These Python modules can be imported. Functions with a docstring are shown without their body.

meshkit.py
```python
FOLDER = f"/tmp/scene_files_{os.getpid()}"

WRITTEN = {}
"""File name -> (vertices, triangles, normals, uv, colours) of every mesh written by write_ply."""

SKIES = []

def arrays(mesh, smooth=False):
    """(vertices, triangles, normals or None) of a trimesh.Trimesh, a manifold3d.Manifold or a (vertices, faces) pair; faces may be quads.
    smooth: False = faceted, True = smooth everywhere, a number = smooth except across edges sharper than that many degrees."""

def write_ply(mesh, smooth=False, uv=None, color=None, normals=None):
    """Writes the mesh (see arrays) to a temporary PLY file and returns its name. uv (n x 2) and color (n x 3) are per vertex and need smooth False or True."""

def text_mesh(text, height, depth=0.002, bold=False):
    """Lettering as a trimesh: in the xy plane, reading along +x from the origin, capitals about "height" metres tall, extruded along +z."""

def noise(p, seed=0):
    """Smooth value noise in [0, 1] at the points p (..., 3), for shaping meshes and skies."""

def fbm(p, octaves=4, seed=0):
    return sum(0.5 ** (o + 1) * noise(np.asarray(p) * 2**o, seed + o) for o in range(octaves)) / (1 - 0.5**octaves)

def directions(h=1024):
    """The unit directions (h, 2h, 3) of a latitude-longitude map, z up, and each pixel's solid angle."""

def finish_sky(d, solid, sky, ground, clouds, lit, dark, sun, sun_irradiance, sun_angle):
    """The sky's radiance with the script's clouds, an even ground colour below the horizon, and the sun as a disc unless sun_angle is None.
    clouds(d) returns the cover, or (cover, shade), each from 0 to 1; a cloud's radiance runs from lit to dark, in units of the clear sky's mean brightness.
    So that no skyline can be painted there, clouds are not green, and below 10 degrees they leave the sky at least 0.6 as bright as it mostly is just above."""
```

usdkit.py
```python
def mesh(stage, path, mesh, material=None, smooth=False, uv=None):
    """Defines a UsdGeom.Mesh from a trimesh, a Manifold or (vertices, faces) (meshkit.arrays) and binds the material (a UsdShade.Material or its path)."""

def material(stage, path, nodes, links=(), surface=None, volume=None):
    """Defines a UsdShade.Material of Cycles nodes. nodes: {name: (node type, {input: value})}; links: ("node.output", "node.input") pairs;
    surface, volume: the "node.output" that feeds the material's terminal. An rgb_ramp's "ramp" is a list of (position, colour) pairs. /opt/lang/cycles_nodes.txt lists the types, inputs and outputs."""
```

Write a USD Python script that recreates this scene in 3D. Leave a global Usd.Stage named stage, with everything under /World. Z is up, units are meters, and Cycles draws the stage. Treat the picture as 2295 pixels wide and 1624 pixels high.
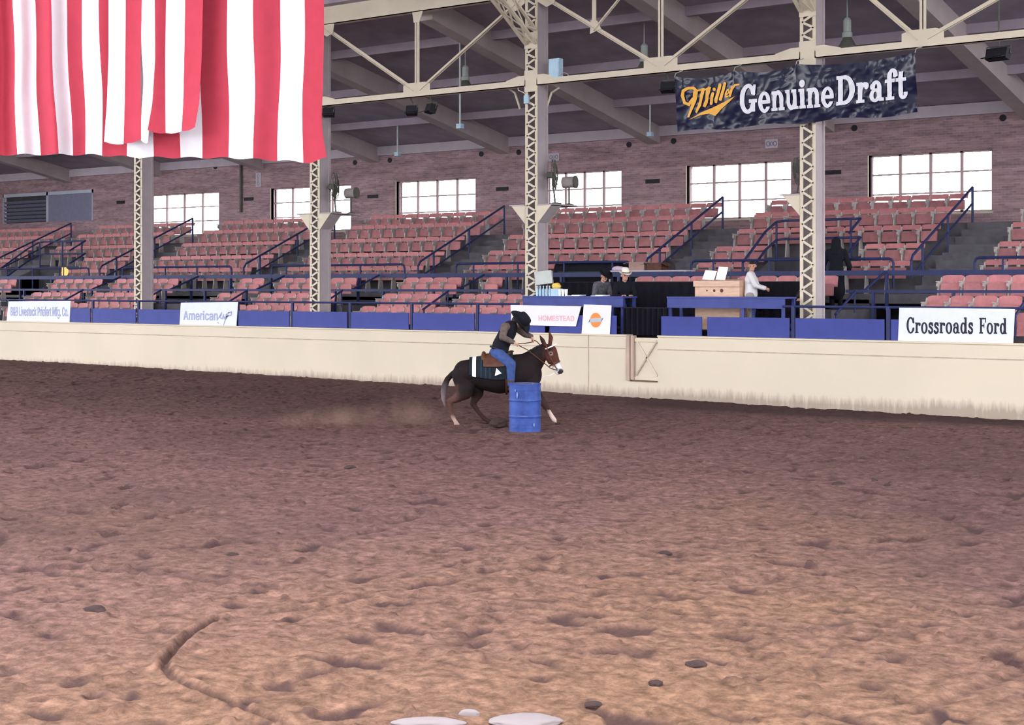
import math, random, numpy as np, trimesh, usdkit, meshkit
from pxr import Usd, UsdGeom, UsdLux, UsdShade, Gf, Sdf, Vt
from shapely.geometry import Polygon, LineString, Point, box as sbox
from shapely.ops import unary_union
from shapely import affinity
import manifold3d as m3
from trimesh.creation import triangulate_polygon

stage = Usd.Stage.CreateInMemory()
UsdGeom.SetStageUpAxis(stage, 'Z'); UsdGeom.SetStageMetersPerUnit(stage, 1.0)
UsdGeom.Xform.Define(stage, '/World'); UsdGeom.Scope.Define(stage, '/World/Looks')
random.seed(7); RNG = np.random.default_rng(7)

# ------------------------------------------------------------------ camera, sky, exposure
F, CX, HY, EYE = 3300.0, 1147.5, 642.0, 2.64      # focal length in pixels, centre column, horizon row, eye height
A = math.radians(35.97)                            # the lens looks this far left of the stand's normal
RIGHT = np.array([math.cos(A), math.sin(A), 0]); FWD = np.array([-math.sin(A), math.cos(A), 0]); UP = np.array([0, 0, 1.0])
cam = UsdGeom.Camera.Define(stage, '/World/camera')
cam.CreateHorizontalApertureAttr(36.0); cam.CreateVerticalApertureAttr(36.0 * 1624 / 2295)
cam.CreateFocalLengthAttr(F / 2295 * 36.0)
cam.CreateVerticalApertureOffsetAttr(-(812 - HY) / 2295 * 36.0)
cam.CreateClippingRangeAttr(Gf.Vec2f(0.1, 2000))
mtx = Gf.Matrix4d(*RIGHT, 0, *UP, 0, *(-FWD), 0, 0, 0, EYE, 1)
cam.AddTransformOp().Set(mtx)
cam.CreateExposureAttr(0.0)
SKY0, SKY1 = -16.0, 10.0                            # roof opening, placed to balance arena and stand light, runs between these
dome = UsdLux.DomeLight.Define(stage, '/World/sky')
dome.CreateColorAttr(Gf.Vec3f(0.97, 0.975, 1.0)); dome.CreateIntensityAttr(1.8)

def at(px, py, Y):                                 # the point of the plane y = Y seen at a pixel of the photograph
    t = (px - CX) / F
    d = FWD + t * RIGHT
    s = Y / d[1]
    return np.array([s * d[0], Y, EYE - (py - HY) / F * s])
def ats(px, py, s):                                # the point at depth s
    return np.array([0, 0, EYE]) + s * (FWD + (px - CX) / F * RIGHT - (py - HY) / F * UP)
def gr(px, py, z=0.0):                             # the point of the plane z
    return ats(px, py, (EYE - z) * F / (py - HY))
def xat(px, Y): return at(px, HY, Y)[0]

# ------------------------------------------------------------------ naming helpers
USED, BASE = {}, {}
def numbered(parent, name):
    k = (parent, name); n = USED.get(k, 0); USED[k] = n + 1
    return f'{parent}/{name}' if n == 0 else f'{parent}/{name}_{n:03d}'
def tag(p, label=None, cat=None, group=None, kind=None):
    p = p.GetPrim() if hasattr(p, 'GetPrim') else p
    for k, v in (('label', label), ('category', cat), ('group', group), ('kind', kind)):
        if v: p.SetCustomDataByKey(k, v)
    return p
def thing(name, label, cat, loc=(0, 0, 0), group=None, kind=None):
    path = numbered('/World', name)
    x = UsdGeom.Xform.Define(stage, path); x.AddTranslateOp().Set(Gf.Vec3d(*map(float, loc)))
    BASE[path] = np.array(loc, float)
    tag(x, label, cat, group, kind)
    return path
def obj(name, mesh, m, parent='/World', smooth=False, label=None, cat=None, group=None, kind=None, color=None):
    if isinstance(mesh, MB): mesh = mesh.get()
    v, f, _ = meshkit.arrays(mesh)
    path = numbered(parent, name)
    b = np.zeros(3)
    q = parent
    while q in BASE: b = BASE[q]; break
    if color is not None:
        g = usdkit.mesh(stage, path, (v - b, f), LOOK[m], True)
        UsdGeom.PrimvarsAPI(g).CreatePrimvar('tone', Sdf.ValueTypeNames.Color3fArray, 'vertex').Set(Vt.Vec3fArray.FromNumpy(np.asarray(color, np.float32)))
    else:
        g = usdkit.mesh(stage, path, (v - b, f), LOOK[m], smooth)
    BASE[path] = b
    tag(g, label, cat, group, kind)
    return path
def struct(name, mesh, m, parent='/World', smooth=False, label=None, color=None):
    return obj(name, mesh, m, parent, smooth, label=label, kind='structure' if parent == '/World' else None, color=color)
def copy(src, name, loc, label, cat, group=None):
    path = numbered('/World', name)
    x = UsdGeom.Xform.Define(stage, path); x.AddTranslateOp().Set(Gf.Vec3d(*map(float, loc)))
    x.GetPrim().GetReferences().AddInternalReference(Sdf.Path(src)); x.GetPrim().SetInstanceable(True)
    tag(x, label, cat, group)
    return path

# ------------------------------------------------------------------ mesh helpers
BOXV = np.array([[x, y, z] for x in (-.5, .5) for y in (-.5, .5) for z in (-.5, .5)])
BOXF = np.array([[0,1,3],[0,3,2],[4,6,7],[4,7,5],[0,4,5],[0,5,1],[2,3,7],[2,7,6],[0,2,6],[0,6,4],[1,5,7],[1,7,3]])
class MB:
    def __init__(s): s.v, s.f, s.n = [], [], 0
    def add(s, v, f):
        v = np.asarray(v, float); f = np.asarray(f)
        if f.shape[1] == 4: f = np.vstack([f[:, [0, 1, 2]], f[:, [0, 2, 3]]])
        s.v.append(v); s.f.append(f + s.n); s.n += len(v); return s
    def mesh(s, m):
        v, f, _ = meshkit.arrays(m); return s.add(v, f)
    def box(s, lo, hi):
        lo, hi = np.minimum(lo, hi), np.maximum(lo, hi)
        return s.add(BOXV * (hi - lo) + (hi + lo) / 2, BOXF)
    def bar(s, p, q, w, h, up=(0, 0, 1)):          # w across, h along up
        p, q = np.asarray(p, float), np.asarray(q, float); d = q - p; L = np.linalg.norm(d); d = d / L
        u = np.asarray(up, float); u = u - d * (u @ d)
        if np.linalg.norm(u) < 1e-6: u = np.array([1.0, 0, 0]); u = u - d * (u @ d)
        u /= np.linalg.norm(u); r = np.cross(d, u)
        return s.add((BOXV[:, :1] * L) * d + (BOXV[:, 1:2] * w) * r + (BOXV[:, 2:] * h) * u + (p + q) / 2, BOXF)
    def tube(s, pts, r, k=8, caps=True):
        pts = np.asarray(pts, float); n = len(pts); r = np.broadcast_to(r, n)
        t = np.gradient(pts, axis=0); t /= np.linalg.norm(t, axis=1, keepdims=True)
        u = np.array([0, 0, 1.0]) if abs(t[0][2]) < .9 else np.array([1.0, 0, 0])
        rings = []
        for i in range(n):
            u = u - t[i] * (u @ t[i]); u /= np.linalg.norm(u); w = np.cross(t[i], u)
            a = np.arange(k) / k * 2 * np.pi
            rings.append(pts[i] + r[i] * (np.cos(a)[:, None] * u + np.sin(a)[:, None] * w))
        v = np.vstack(rings); f = []
        for i in range(n - 1):
            for j in range(k):
                a, b = i * k + j, i * k + (j + 1) % k
                f += [[a, b, b + k], [a, b + k, a + k]]
        if caps:
            v = np.vstack([v, pts[:1], pts[-1:]]); c0, c1 = len(v) - 2, len(v) - 1
            for j in range(k):
                f += [[c0, (j + 1) % k, j], [c1, (n - 1) * k + j, (n - 1) * k + (j + 1) % k]]
        return s.add(v, f)
    def prism(s, poly, o, ex, ey, depth):          # a shapely polygon or a list of 2D points in the plane o, ex, ey, thick along ex x ey
        g = poly if hasattr(poly, 'geom_type') else Polygon(poly)
        o, ex, ey = (np.asarray(x, float) for x in (o, ex, ey)); n = np.cross(ex, ey); n /= np.linalg.norm(n)
        for p in getattr(g, 'geoms', [g]):
            if p.area < 1e-9: continue
            m = trimesh.creation.extrude_polygon(p, depth, engine='earcut')
            v = m.vertices
            s.add(o + v[:, :1] * ex + v[:, 1:2] * ey + v[:, 2:] * n, m.faces)
        return s
    def lathe(s, prof, o, axis=(0, 0, 1), k=24):
        prof = np.asarray(prof, float); ax = np.asarray(axis, float); ax /= np.linalg.norm(ax)
        u = np.cross(ax, [0, 0, 1.0]); u = np.array([1.0, 0, 0]) if np.linalg.norm(u) < 1e-6 else u / np.linalg.norm(u)
        w = np.cross(ax, u); a = np.arange(k) / k * 2 * np.pi
        v = np.vstack([np.asarray(o) + r * (np.cos(a)[:, None] * u + np.sin(a)[:, None] * w) + h * ax for r, h in prof])
        f = []
        for i in range(len(prof) - 1):
            for j in range(k):
                p, q = i * k + j, i * k + (j + 1) % k
                f += [[p, q, q + k], [p, q + k, p + k]]
        return s.add(v, f)
    def get(s): return np.vstack(s.v), np.vstack(s.f)

# ------------------------------------------------------------------ materials
LOOK = {}
def lin(c): 
    c = np.asarray(c, float) / 255
    return np.where(c <= .04045, c / 12.92, ((c + .055) / 1.055) ** 2.4)
def mat(name, c, rough=.7, var=.12, scale=4., spec=.25, metal=0., rand=0., stretch=(1, 1, 1), bump=0., tint=None, extra=None):
    """c: linear albedo. A noise of world position varies it by var; rand varies it from object to object."""
    c = np.asarray(c, float); lo = np.clip(c * (1 - var), 0, 1); hi = np.clip(c * (1 + var), 0, 1) if tint is None else np.asarray(tint)
    n = {'g': ('geometry', {}), 'map': ('mapping', {'scale': stretch}),
         'n': ('noise_texture', {'scale': scale, 'detail': 4., 'roughness': .6}),
         'r': ('rgb_ramp', {'ramp': [(.3, lo), (.7, hi)]}),
         'p': ('principled_bsdf', {'roughness': rough, 'specular_ior_level': spec, 'metallic': metal})}
    l = [('g.position', 'map.vector'), ('map.vector', 'n.vector'), ('n.fac', 'r.fac')]
    if rand:
        n['oi'] = ('object_info', {}); n['mr'] = ('map_range', {'to_min': 1 - rand, 'to_max': 1 + rand})
        n['mul'] = ('vector_math', {'math_type': 'scale'})
        l += [('oi.random', 'mr.value'), ('r.color', 'mul.vector1'), ('mr.result', 'mul.scale'), ('mul.vector', 'p.base_color')]
    else: l += [('r.color', 'p.base_color')]
    if bump:
        n['b'] = ('bump', {'strength': 1., 'distance': bump}); l += [('n.fac', 'b.height'), ('b.normal', 'p.normal')]
    LOOK[name] = usdkit.material(stage, '/World/Looks/' + name, n, l, surface='p.BSDF')
def tonemat(name, rough=.8, spec=.2, var=.12, scale=20.):
    n = {'a': ('attribute', {'attribute': 'tone'}), 'g': ('geometry', {}), 'n': ('noise_texture', {'scale': scale, 'detail': 3.}),
         'mr': ('map_range', {'from_min': .3, 'from_max': .7, 'to_min': 1 - var, 'to_max': 1 + var}), 'm': ('vector_math', {'math_type': 'scale'}),
         'p': ('principled_bsdf', {'roughness': rough, 'specular_ior_level': spec})}
    l = [('g.position', 'n.vector'), ('n.fac', 'mr.value'), ('a.color', 'm.vector1'), ('mr.result', 'm.scale'), ('m.vector', 'p.base_color')]
    LOOK[name] = usdkit.material(stage, '/World/Looks/' + name, n, l, surface='p.BSDF')

mat('cream_paint', (.62, .55, .44), .55, .06, 1.5)
mat('wall_paint', (.80, .70, .56), .7, .05, 1.2)
mat('grey_steel', (.42, .37, .39), .6, .08, 2.)
mat('roof_deck', (.36, .31, .37), .8, .16, 1.2, stretch=(1, 1, 1))
mat('roof_beam', (.48, .41, .41), .8, .10, 1.5)
mat('roof_purlin', (.36, .30, .36), .8, .10, 1.5)
mat('ledge', (.50, .44, .50), .8, .08, 2.)
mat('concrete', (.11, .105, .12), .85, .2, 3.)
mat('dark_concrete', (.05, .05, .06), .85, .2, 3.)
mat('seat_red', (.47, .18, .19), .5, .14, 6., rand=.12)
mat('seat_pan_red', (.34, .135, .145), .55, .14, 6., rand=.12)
mat('seat_steel', (.42, .38, .37), .5, .15, 6.)
mat('navy', (.022, .03, .105), .45, .15, 4.)
mat('blue_panel', (.038, .052, .25), .5, .10, 3.)
mat('blue_table', (.05, .065, .25), .5, .12, 3.)
mat('barrel_blue', (.022, .05, .24), .5, .25, 5., tint=(.04, .085, .33))
mat('rust', (.16, .10, .06), .8, .3, 9.)
mat('white_cloth', (.74, .74, .80), .85, .03, 4.)
mat('red_cloth', (.44, .045, .075), .85, .06, 4.)
mat('sign_white', (.66, .70, .76), .45, .03, 4.)
mat('banner_white', (.74, .74, .82), .5, .02, 4.)
mat('ink_navy', (.045, .06, .20), .6, .05)
mat('ink_black', (.018, .016, .03), .6, .05)
mat('ink_grey', (.33, .36, .55), .6, .05)
mat('ink_red', (.80, .42, .46), .6, .05)
mat('ink_orange', (.80, .26, .06), .6, .05)
mat('gold', (.85, .44, .08), .5, .05)
mat('silver_blue', (.45, .48, .56), .5, .05)
mat('banner_black', (.006, .009, .036), .20, .2, 4., spec=.5)
mat('pad_band', (.012, .030, .045), .85, .3, 30.)
mat('black', (.012, .012, .018), .6, .3, 4.)
mat('black_cloth', (.006, .006, .012), .9, .3, 8.)
mat('window_frame', (.48, .36, .36), .6, .05)
mat('louver', (.20, .20, .29), .6, .08)
mat('pale_blue', (.42, .60, .74), .5, .08)
mat('lamp_grey', (.34, .38, .36), .5, .1)
mat('fan_dark', (.10, .10, .085), .6, .2)
mat('wood_box', (.66, .44, .33), .7, .12, 5., stretch=(1, 1, 4))
mat('cardboard', (.36, .24, .21), .8, .1, 4.)
mat('paper', (.85, .85, .88), .8, .02)
mat('plastic_grey', (.50, .53, .52), .5, .06)
mat('skin', (.52, .27, .20), .55, .06, 10.)
mat('denim', (.035, .065, .20), .85, .25, 14.)
mat('olive', (.105, .08, .07), .9, .25, 16.)
mat('red_scarf', (.50, .07, .07), .8, .1)
mat('leather', (.085, .032, .02), .5, .25, 9.)
mat('boot', (.05, .03, .025), .5, .2)
mat('pad_dark', (.008, .013, .020), .85, .4, 30., stretch=(1, 1, .2))
mat('grey_plaid', (.10, .10, .12), .9, .5, 18.)
mat('shirt_white', (.66, .64, .66), .85, .05)
mat('skirt_grey', (.30, .27, .27), .85, .08)
mat('hat_white', (.82, .76, .68), .8, .05)
mat('pink', (.68, .52, .66), .8, .06)
mat('yellow', (.80, .55, .12), .6, .1)
mat('hair_dark', (.02, .014, .012), .6, .2)
mat('dirt_clod', (.045, .027, .026), .95, .3, 12.)
mat('chalk', (.24, .205, .215), .9, .05)
mat('gate_wood', (.44, .33, .27), .75, .25, 6., stretch=(1, 1, .15))
mat('crack', (.42, .35, .28), .8, .2)
mat('ground', (.2, .2, .2), .9, .1, .1)
mat('eye_dark', (.01, .01, .01), .2, .1)
tonemat('coat'); tonemat('plain_tone', var=.04)
n = {'g': ('geometry', {}), 's': ('separate_xyz', {}), 'c': ('combine_xyz', {}),
     'b': ('brick_texture', {'color1': (.37, .235, .25), 'color2': (.25, .165, .19), 'mortar': (.34, .27, .295), 'scale': 1., 'mortar_size': .006, 'brick_width': .23, 'row_height': .075, 'bias': 0.}),
     'm': ('mapping', {'scale': (.6, 1., 5.)}), 'n': ('noise_texture', {'scale': 1.1, 'detail': 5., 'roughness': .65}),
     'mr': ('map_range', {'from_min': .3, 'from_max': .7, 'to_min': .68, 'to_max': 1.35}), 'x': ('vector_math', {'math_type': 'scale'}),
     'p': ('principled_bsdf', {'roughness': .9, 'specular_ior_level': .15})}
LOOK['brick'] = usdkit.material(stage, '/World/Looks/brick', n, [('g.position', 's.vector'), ('s.x', 'c.x'), ('s.z', 'c.y'), ('c.vector', 'b.vector'), ('g.position', 'm.vector'), ('m.vector', 'n.vector'),
    ('n.fac', 'mr.value'), ('b.color', 'x.vector1'), ('mr.result', 'x.scale'), ('x.vector', 'p.base_color')], surface='p.BSDF')
n = {'t': ('transparent_bsdf', {'color': (.97, .98, 1.)}), 'g': ('glossy_bsdf', {'color': (1, 1, 1), 'roughness': .05}), 'm': ('mix_closure', {'fac': .05})}
LOOK['pane_glass'] = usdkit.material(stage, '/World/Looks/pane_glass', n, [('t.BSDF', 'm.closure1'), ('g.BSDF', 'm.closure2')], surface='m.closure')
# painted boards of the arena wall, splashed with dirt along the foot
n = {'g': ('geometry', {}), 's': ('separate_xyz', {}), 'm': ('mapping', {'scale': (3., 3., .35)}), 'n': ('noise_texture', {'scale': 2.6, 'detail': 5., 'roughness': .75}),
     'mm': ('mapping', {'scale': (1., 1., .7)}), 'n2': ('noise_texture', {'scale': .5, 'detail': 3.}), 'h': ('map_range', {'from_min': .02, 'from_max': .42, 'to_min': .40, 'to_max': -.35, 'clamp': True}),
     'ad': ('math', {'math_type': 'add'}), 'ad2': ('math', {'math_type': 'add'}), 'r': ('map_range', {'from_min': .70, 'from_max': 1.08, 'to_min': 0., 'to_max': .62, 'clamp': True}), 'mix': ('mix', {'color1': (.62, .54, .43), 'color2': (.20, .14, .12)}),
     'w': ('rgb_ramp', {'ramp': [(.3, (.60, .53, .42)), (.7, (.65, .57, .46))]}), 'p': ('principled_bsdf', {'roughness': .65, 'specular_ior_level': .25}), 'k': ('math', {'math_type': 'multiply', 'value2': .45})}
LOOK['wall_paint'] = usdkit.material(stage, '/World/Looks/wall_paint_boards', n, [('g.position', 's.vector'), ('g.position', 'm.vector'), ('m.vector', 'n.vector'), ('g.position', 'mm.vector'), ('mm.vector', 'n2.vector'), ('s.z', 'h.value'), ('h.result', 'ad.value1'), ('n.fac', 'ad.value2'),
    ('n2.fac', 'k.value1'), ('ad.value', 'ad2.value1'), ('k.value', 'ad2.value2'), ('ad2.value', 'r.value'), ('n2.fac', 'w.fac'), ('w.color', 'mix.color1'), ('r.result', 'mix.fac'), ('mix.color', 'p.base_color')], surface='p.BSDF')
LOOK['lamp_glow'] = usdkit.material(stage, '/World/Looks/lamp_glow', {'e': ('emission', {'color': (1., .55, .16), 'strength': 1.5})}, [], surface='e.emission')
# dirt: tan over brown; the mesh's tone primvar adds moist tracks and painted shade
n = {'g': ('geometry', {}), 'n1': ('noise_texture', {'scale': .16, 'detail': 3., 'roughness': .5}), 'n2': ('noise_texture', {'scale': 8.5, 'detail': 6., 'roughness': .62}),
     'n3': ('noise_texture', {'scale': 38., 'detail': 4., 'roughness': .7}), 'n4': ('noise_texture', {'scale': 2.6, 'detail': 4., 'roughness': .6}),
     'r1': ('rgb_ramp', {'ramp': [(.30, (.150, .080, .079)), (.50, (.190, .106, .096)), (.72, (.265, .152, .090))]}),
     'n1s': ('map_range', {'from_min': 0., 'from_max': 1., 'to_min': .26, 'to_max': .70}),
     'r2': ('map_range', {'from_min': .30, 'from_max': .68, 'to_min': .40, 'to_max': 1.24, 'clamp': True}),
     'r3': ('map_range', {'from_min': .3, 'from_max': .7, 'to_min': .80, 'to_max': 1.18, 'clamp': True}),
     'r4': ('map_range', {'from_min': .32, 'from_max': .66, 'to_min': .78, 'to_max': 1.12, 'clamp': True}),
     'a': ('attribute', {'attribute': 'tone'}), 'sx': ('separate_xyz', {}), 'add': ('math', {'math_type': 'add'}),
     'm1': ('math', {'math_type': 'multiply'}), 'm2': ('math', {'math_type': 'multiply'}), 'v1': ('vector_math', {'math_type': 'scale'}),
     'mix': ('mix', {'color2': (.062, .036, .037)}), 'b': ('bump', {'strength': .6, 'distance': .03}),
     'p': ('principled_bsdf', {'roughness': .95, 'specular_ior_level': .1})}
LOOK['dirt'] = usdkit.material(stage, '/World/Looks/dirt', n, [('g.position', 'n1.vector'), ('g.position', 'n2.vector'), ('g.position', 'n3.vector'), ('g.position', 'n4.vector'), ('a.vector', 'sx.vector'),
    ('n1.fac', 'n1s.value'), ('n1s.result', 'add.value1'), ('sx.y', 'add.value2'), ('add.value', 'r1.fac'), ('n2.fac', 'r2.value'), ('n3.fac', 'r3.value'), ('n4.fac', 'r4.value'), ('r2.result', 'm1.value1'), ('r3.result', 'm1.value2'), ('m1.value', 'm2.value1'), ('r4.result', 'm2.value2'),
    ('r1.color', 'v1.vector1'), ('m2.value', 'v1.scale'), ('v1.vector', 'mix.color1'), ('sx.x', 'mix.fac'), ('mix.color', 'p.base_color'), ('n3.fac', 'b.height'), ('b.normal', 'p.normal')], surface='p.BSDF')

# ================================================================== LARGE STRUCTURE
YW, YC, YR = 30.5, 32.0, 45.0                     # arena wall, columns, brick rear wall
XL, XR = -66.0, -2.0
WT = 1.44                                          # top of the arena wall
COLX = [xat(312, 32) , xat(709, 32), xat(1190, 32), xat(1817, 32)]
COLX = [-38.15, -30.25, -22.42, -14.55]

# --- dirt floor
def seg_dist(p, poly):
    d = np.full(len(p), 1e9)
    for a, b in zip(poly[:-1], poly[1:]):
        ab = b - a; t = np.clip(((p - a) @ ab) / (ab @ ab), 0, 1)
        d = np.minimum(d, np.linalg.norm(p - a - t[:, None] * ab, axis=1))
    return d
def make_floor():
    nr, nc = 700, 1000
    s = 7.6 * (62 / 7.6) ** np.linspace(0, 1, nr); t = np.linspace(-.62, .62, nc)
    S, T = np.meshgrid(s, t, indexing='ij')
    P = S[..., None] * (FWD[:2] + T[..., None] * RIGHT[:2]); P = P.reshape(-1, 2)
    over = P[:, 1] > YW + .1
    P[over] *= ((YW + .1) / P[over, 1])[:, None]
    p3 = np.c_[P, np.zeros(len(P))]
    far = np.clip((np.linalg.norm(P, axis=1) - 8) / 25, 0, 1)
    z = .035 * (meshkit.fbm(p3 * 1.1, 4, 3) - .5)
    n = meshkit.fbm(p3 * [7.5, 7.5, 1], 3, 11); z += .036 * np.clip(n - .42, -.2, .35)
    pits = meshkit.noise(p3 * 5.3, 21) * meshkit.noise(p3 * 3.9, 31)          # hoof pits
    z -= .05 * np.clip(pits - .42, 0, .25) / .25
    clods = meshkit.noise(p3 * 11.3, 41) * meshkit.noise(p3 * 7.1, 43)
    z += .032 * np.clip(clods - .52, 0, .2) / .2
    darken = .85 * np.clip((pits - .38) / .20, 0, 1) + .30 * np.clip((clods - .5) / .15, 0, 1)  # shade of pits and clods painted into the tone
    def line(px, depth, w, wet):
        nonlocal z, darken
        poly = np.array([gr(x, y)[:2] for x, y in px]); d = seg_dist(P, poly)
        wob = .6 + .8 * meshkit.noise(p3 * 1.7, 5)
        g = np.exp(-(d / w) ** 2) * wob; z -= depth * g; z += .5 * depth * np.exp(-((d - 1.7 * w) / w) ** 2) * wob
        darken = np.maximum(darken, wet * np.clip(g, 0, 1))
    line([(490, 1385), (430, 1420), (395, 1455), (370, 1480), (368, 1500), (400, 1530), (450, 1548), (540, 1585), (640, 1626)], .04, .035, .70)
    line([(-40, 1260), (150, 1272), (400, 1290), (620, 1318)], .03, .09, .70)
    line([(820, 1338), (760, 1352), (640, 1372)], .025, .06, .6)
    line([(880, 1335), (1200, 1362), (1700, 1402), (2330, 1432)], .02, .05, .5)
    line([(540, 1302), (470, 1318), (220, 1360)], .02, .06, .3)
    line([(2330, 1490), (2150, 1560), (2040, 1600)], .02, .06, .3)
    line([(1080, 955), (850, 968)], .03, .10, .6)
    # banked dirt along the wall: higher to the left, lower to the right
    k = np.clip((P[:, 1] - 26.5) / 4, 0, 1); k = k * k * (3 - 2 * k)
    z += k * np.interp(P[:, 0], [-40, -22, -10], [.14, .0, -.10])
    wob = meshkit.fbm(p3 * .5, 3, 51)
    band = np.clip((P[:, 1] - (27.6 + 2.2 * (wob - .5))) / 1.3, 0, 1) * np.interp(P[:, 0], [-46, -30, -21, -17], [.45, .5, .38, .95])  # shade along the wall, painted as a darker band
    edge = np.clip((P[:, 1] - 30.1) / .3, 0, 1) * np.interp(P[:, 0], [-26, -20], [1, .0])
    darken = np.maximum(darken, band * (1 - .8 * edge))
    bigs = meshkit.fbm(p3 * .22, 3, 61)
    leftdark = np.clip((bigs - .48) / .2, 0, 1) * np.interp(P[:, 0], [-20, -9], [.35, 0]) * np.clip((P[:, 1] - 8) / 5, 0, 1)  # darker blotches towards the left
    darken = np.clip(np.maximum(darken, leftdark), 0, 1)
    # tanner towards the middle of the arena, browner further out
    c = gr(1350, 1500)[:2]; dd = np.linalg.norm((P - c) * [1, 1], axis=1)
    tan_lift = np.interp(dd, [0, 2.5, 5, 9, 14], [.20, .16, .05, -.02, -.06])
    for px, py, rad, am in ((60, 1170, 2.6, .55), (420, 1190, 2.2, .45), (250, 1120, 2.5, .45), (2260, 1160, 3.0, .40), (2200, 1270, 1.6, .35), (2280, 1040, 4.0, .4)):
        q = np.linalg.norm(P - gr(px, py)[:2], axis=1) / rad; darken = np.maximum(darken, am * np.clip(1.25 - q, 0, 1) * (.35 + 1.1 * meshkit.fbm(p3 * 2.2, 3, 81)))  # darker blotches round these centres
    darken = np.clip(darken, 0, 1)
    f = []
    i = np.arange(nr - 1)[:, None] * nc + np.arange(nc - 1)[None]; i = i.ravel()
    f = np.vstack([np.c_[i, i + 1, i + nc + 1], np.c_[i, i + nc + 1, i + nc]])
    v = np.c_[P, z]
    f = f[np.ptp(v[f][:, :, 1], axis=1) + np.ptp(v[f][:, :, 0], axis=1) > 1e-5]
    struct('floor', (v, f), 'dirt', color=np.c_[darken, tan_lift, 0 * darken], label='churned brown dirt of the arena floor')
    return
make_floor()
b = MB(); b.box((-300, -200, -.6), (300, 300, -.5)); struct('outside_ground', b, 'ground', label='flat ground outside and under the arena')

# --- arena wall: cream boards with a seam, cut by the gate
GX0, GX1 = xat(1405, YW), xat(1474, YW)
w = struct('wall_arena', MB().box((XL, YW, -.4), (GX0, YW + .25, WT)).box((GX1, YW, -.4), (XR, YW + .25, WT)).box((GX0, YW, -.4), (GX1, YW + .25, at(1440, 853, YW)[2])), 'wall_paint', label='low cream painted wall around the arena')
b = MB()
zs = WT - .30
for x0, x1 in ((XL, GX0), (GX1, XR)): b.box((x0, YW - .006, zs - .012), (x1, YW, zs + .012))
obj('seam_strip', b, 'crack', w)
b = MB(); x = xat(1319, YW); b.box((x - .012, YW - .008, 0), (x + .012, YW, WT)); obj('vertical_joint', b, 'crack', w)
b = MB(); b.box((XL, YW - .03, WT), (GX0, YW + .28, WT + .035)).box((GX1, YW - .03, WT), (XR, YW + .28, WT + .035)); obj('cap_board', b, 'wall_paint', w)
# --- gate in the wall
g = thing('arena_gate', 'cream gate with a faint X brace and a grey post set into the arena wall', 'gate', (GX0, YW, .1))
zt, zb_ = WT - .03, at(1440, 853, YW)[2]
obj('leaf', MB().box((GX0 + .22, YW + .03, zb_ + .02), (GX1, YW + .09, zt)), 'wall_paint', g)
obj('hinge_post', MB().box((GX0, YW - .05, zb_), (GX0 + .10, YW + .1, WT + .02)), 'gate_wood', g)
obj('latch_post', MB().box((GX0 + .12, YW - .03, zb_), (GX0 + .21, YW + .1, WT + .02)), 'gate_wood', g)
for (a1, b1), (a2, b2) in (((.30, .95), (.98, .12)), ((.98, .95), (.30, .12))):
    W_, H_ = GX1 - GX0, zt - zb_
    obj('brace', MB().bar((GX0 + a1 * W_, YW + .02, zb_ + b1 * H_), (GX0 + a2 * W_, YW + .02, zb_ + b2 * H_), .035, .05, up=(0, 1, 0)), 'crack' if b1 * a1 > .5 else 'wall_paint', g)
for zz in (zb_ + .05, zt - .06): obj('rail', MB().box((GX0 + .22, YW, zz - .035), (GX1, YW + .03, zz + .035)), 'wall_paint', g)
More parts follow.
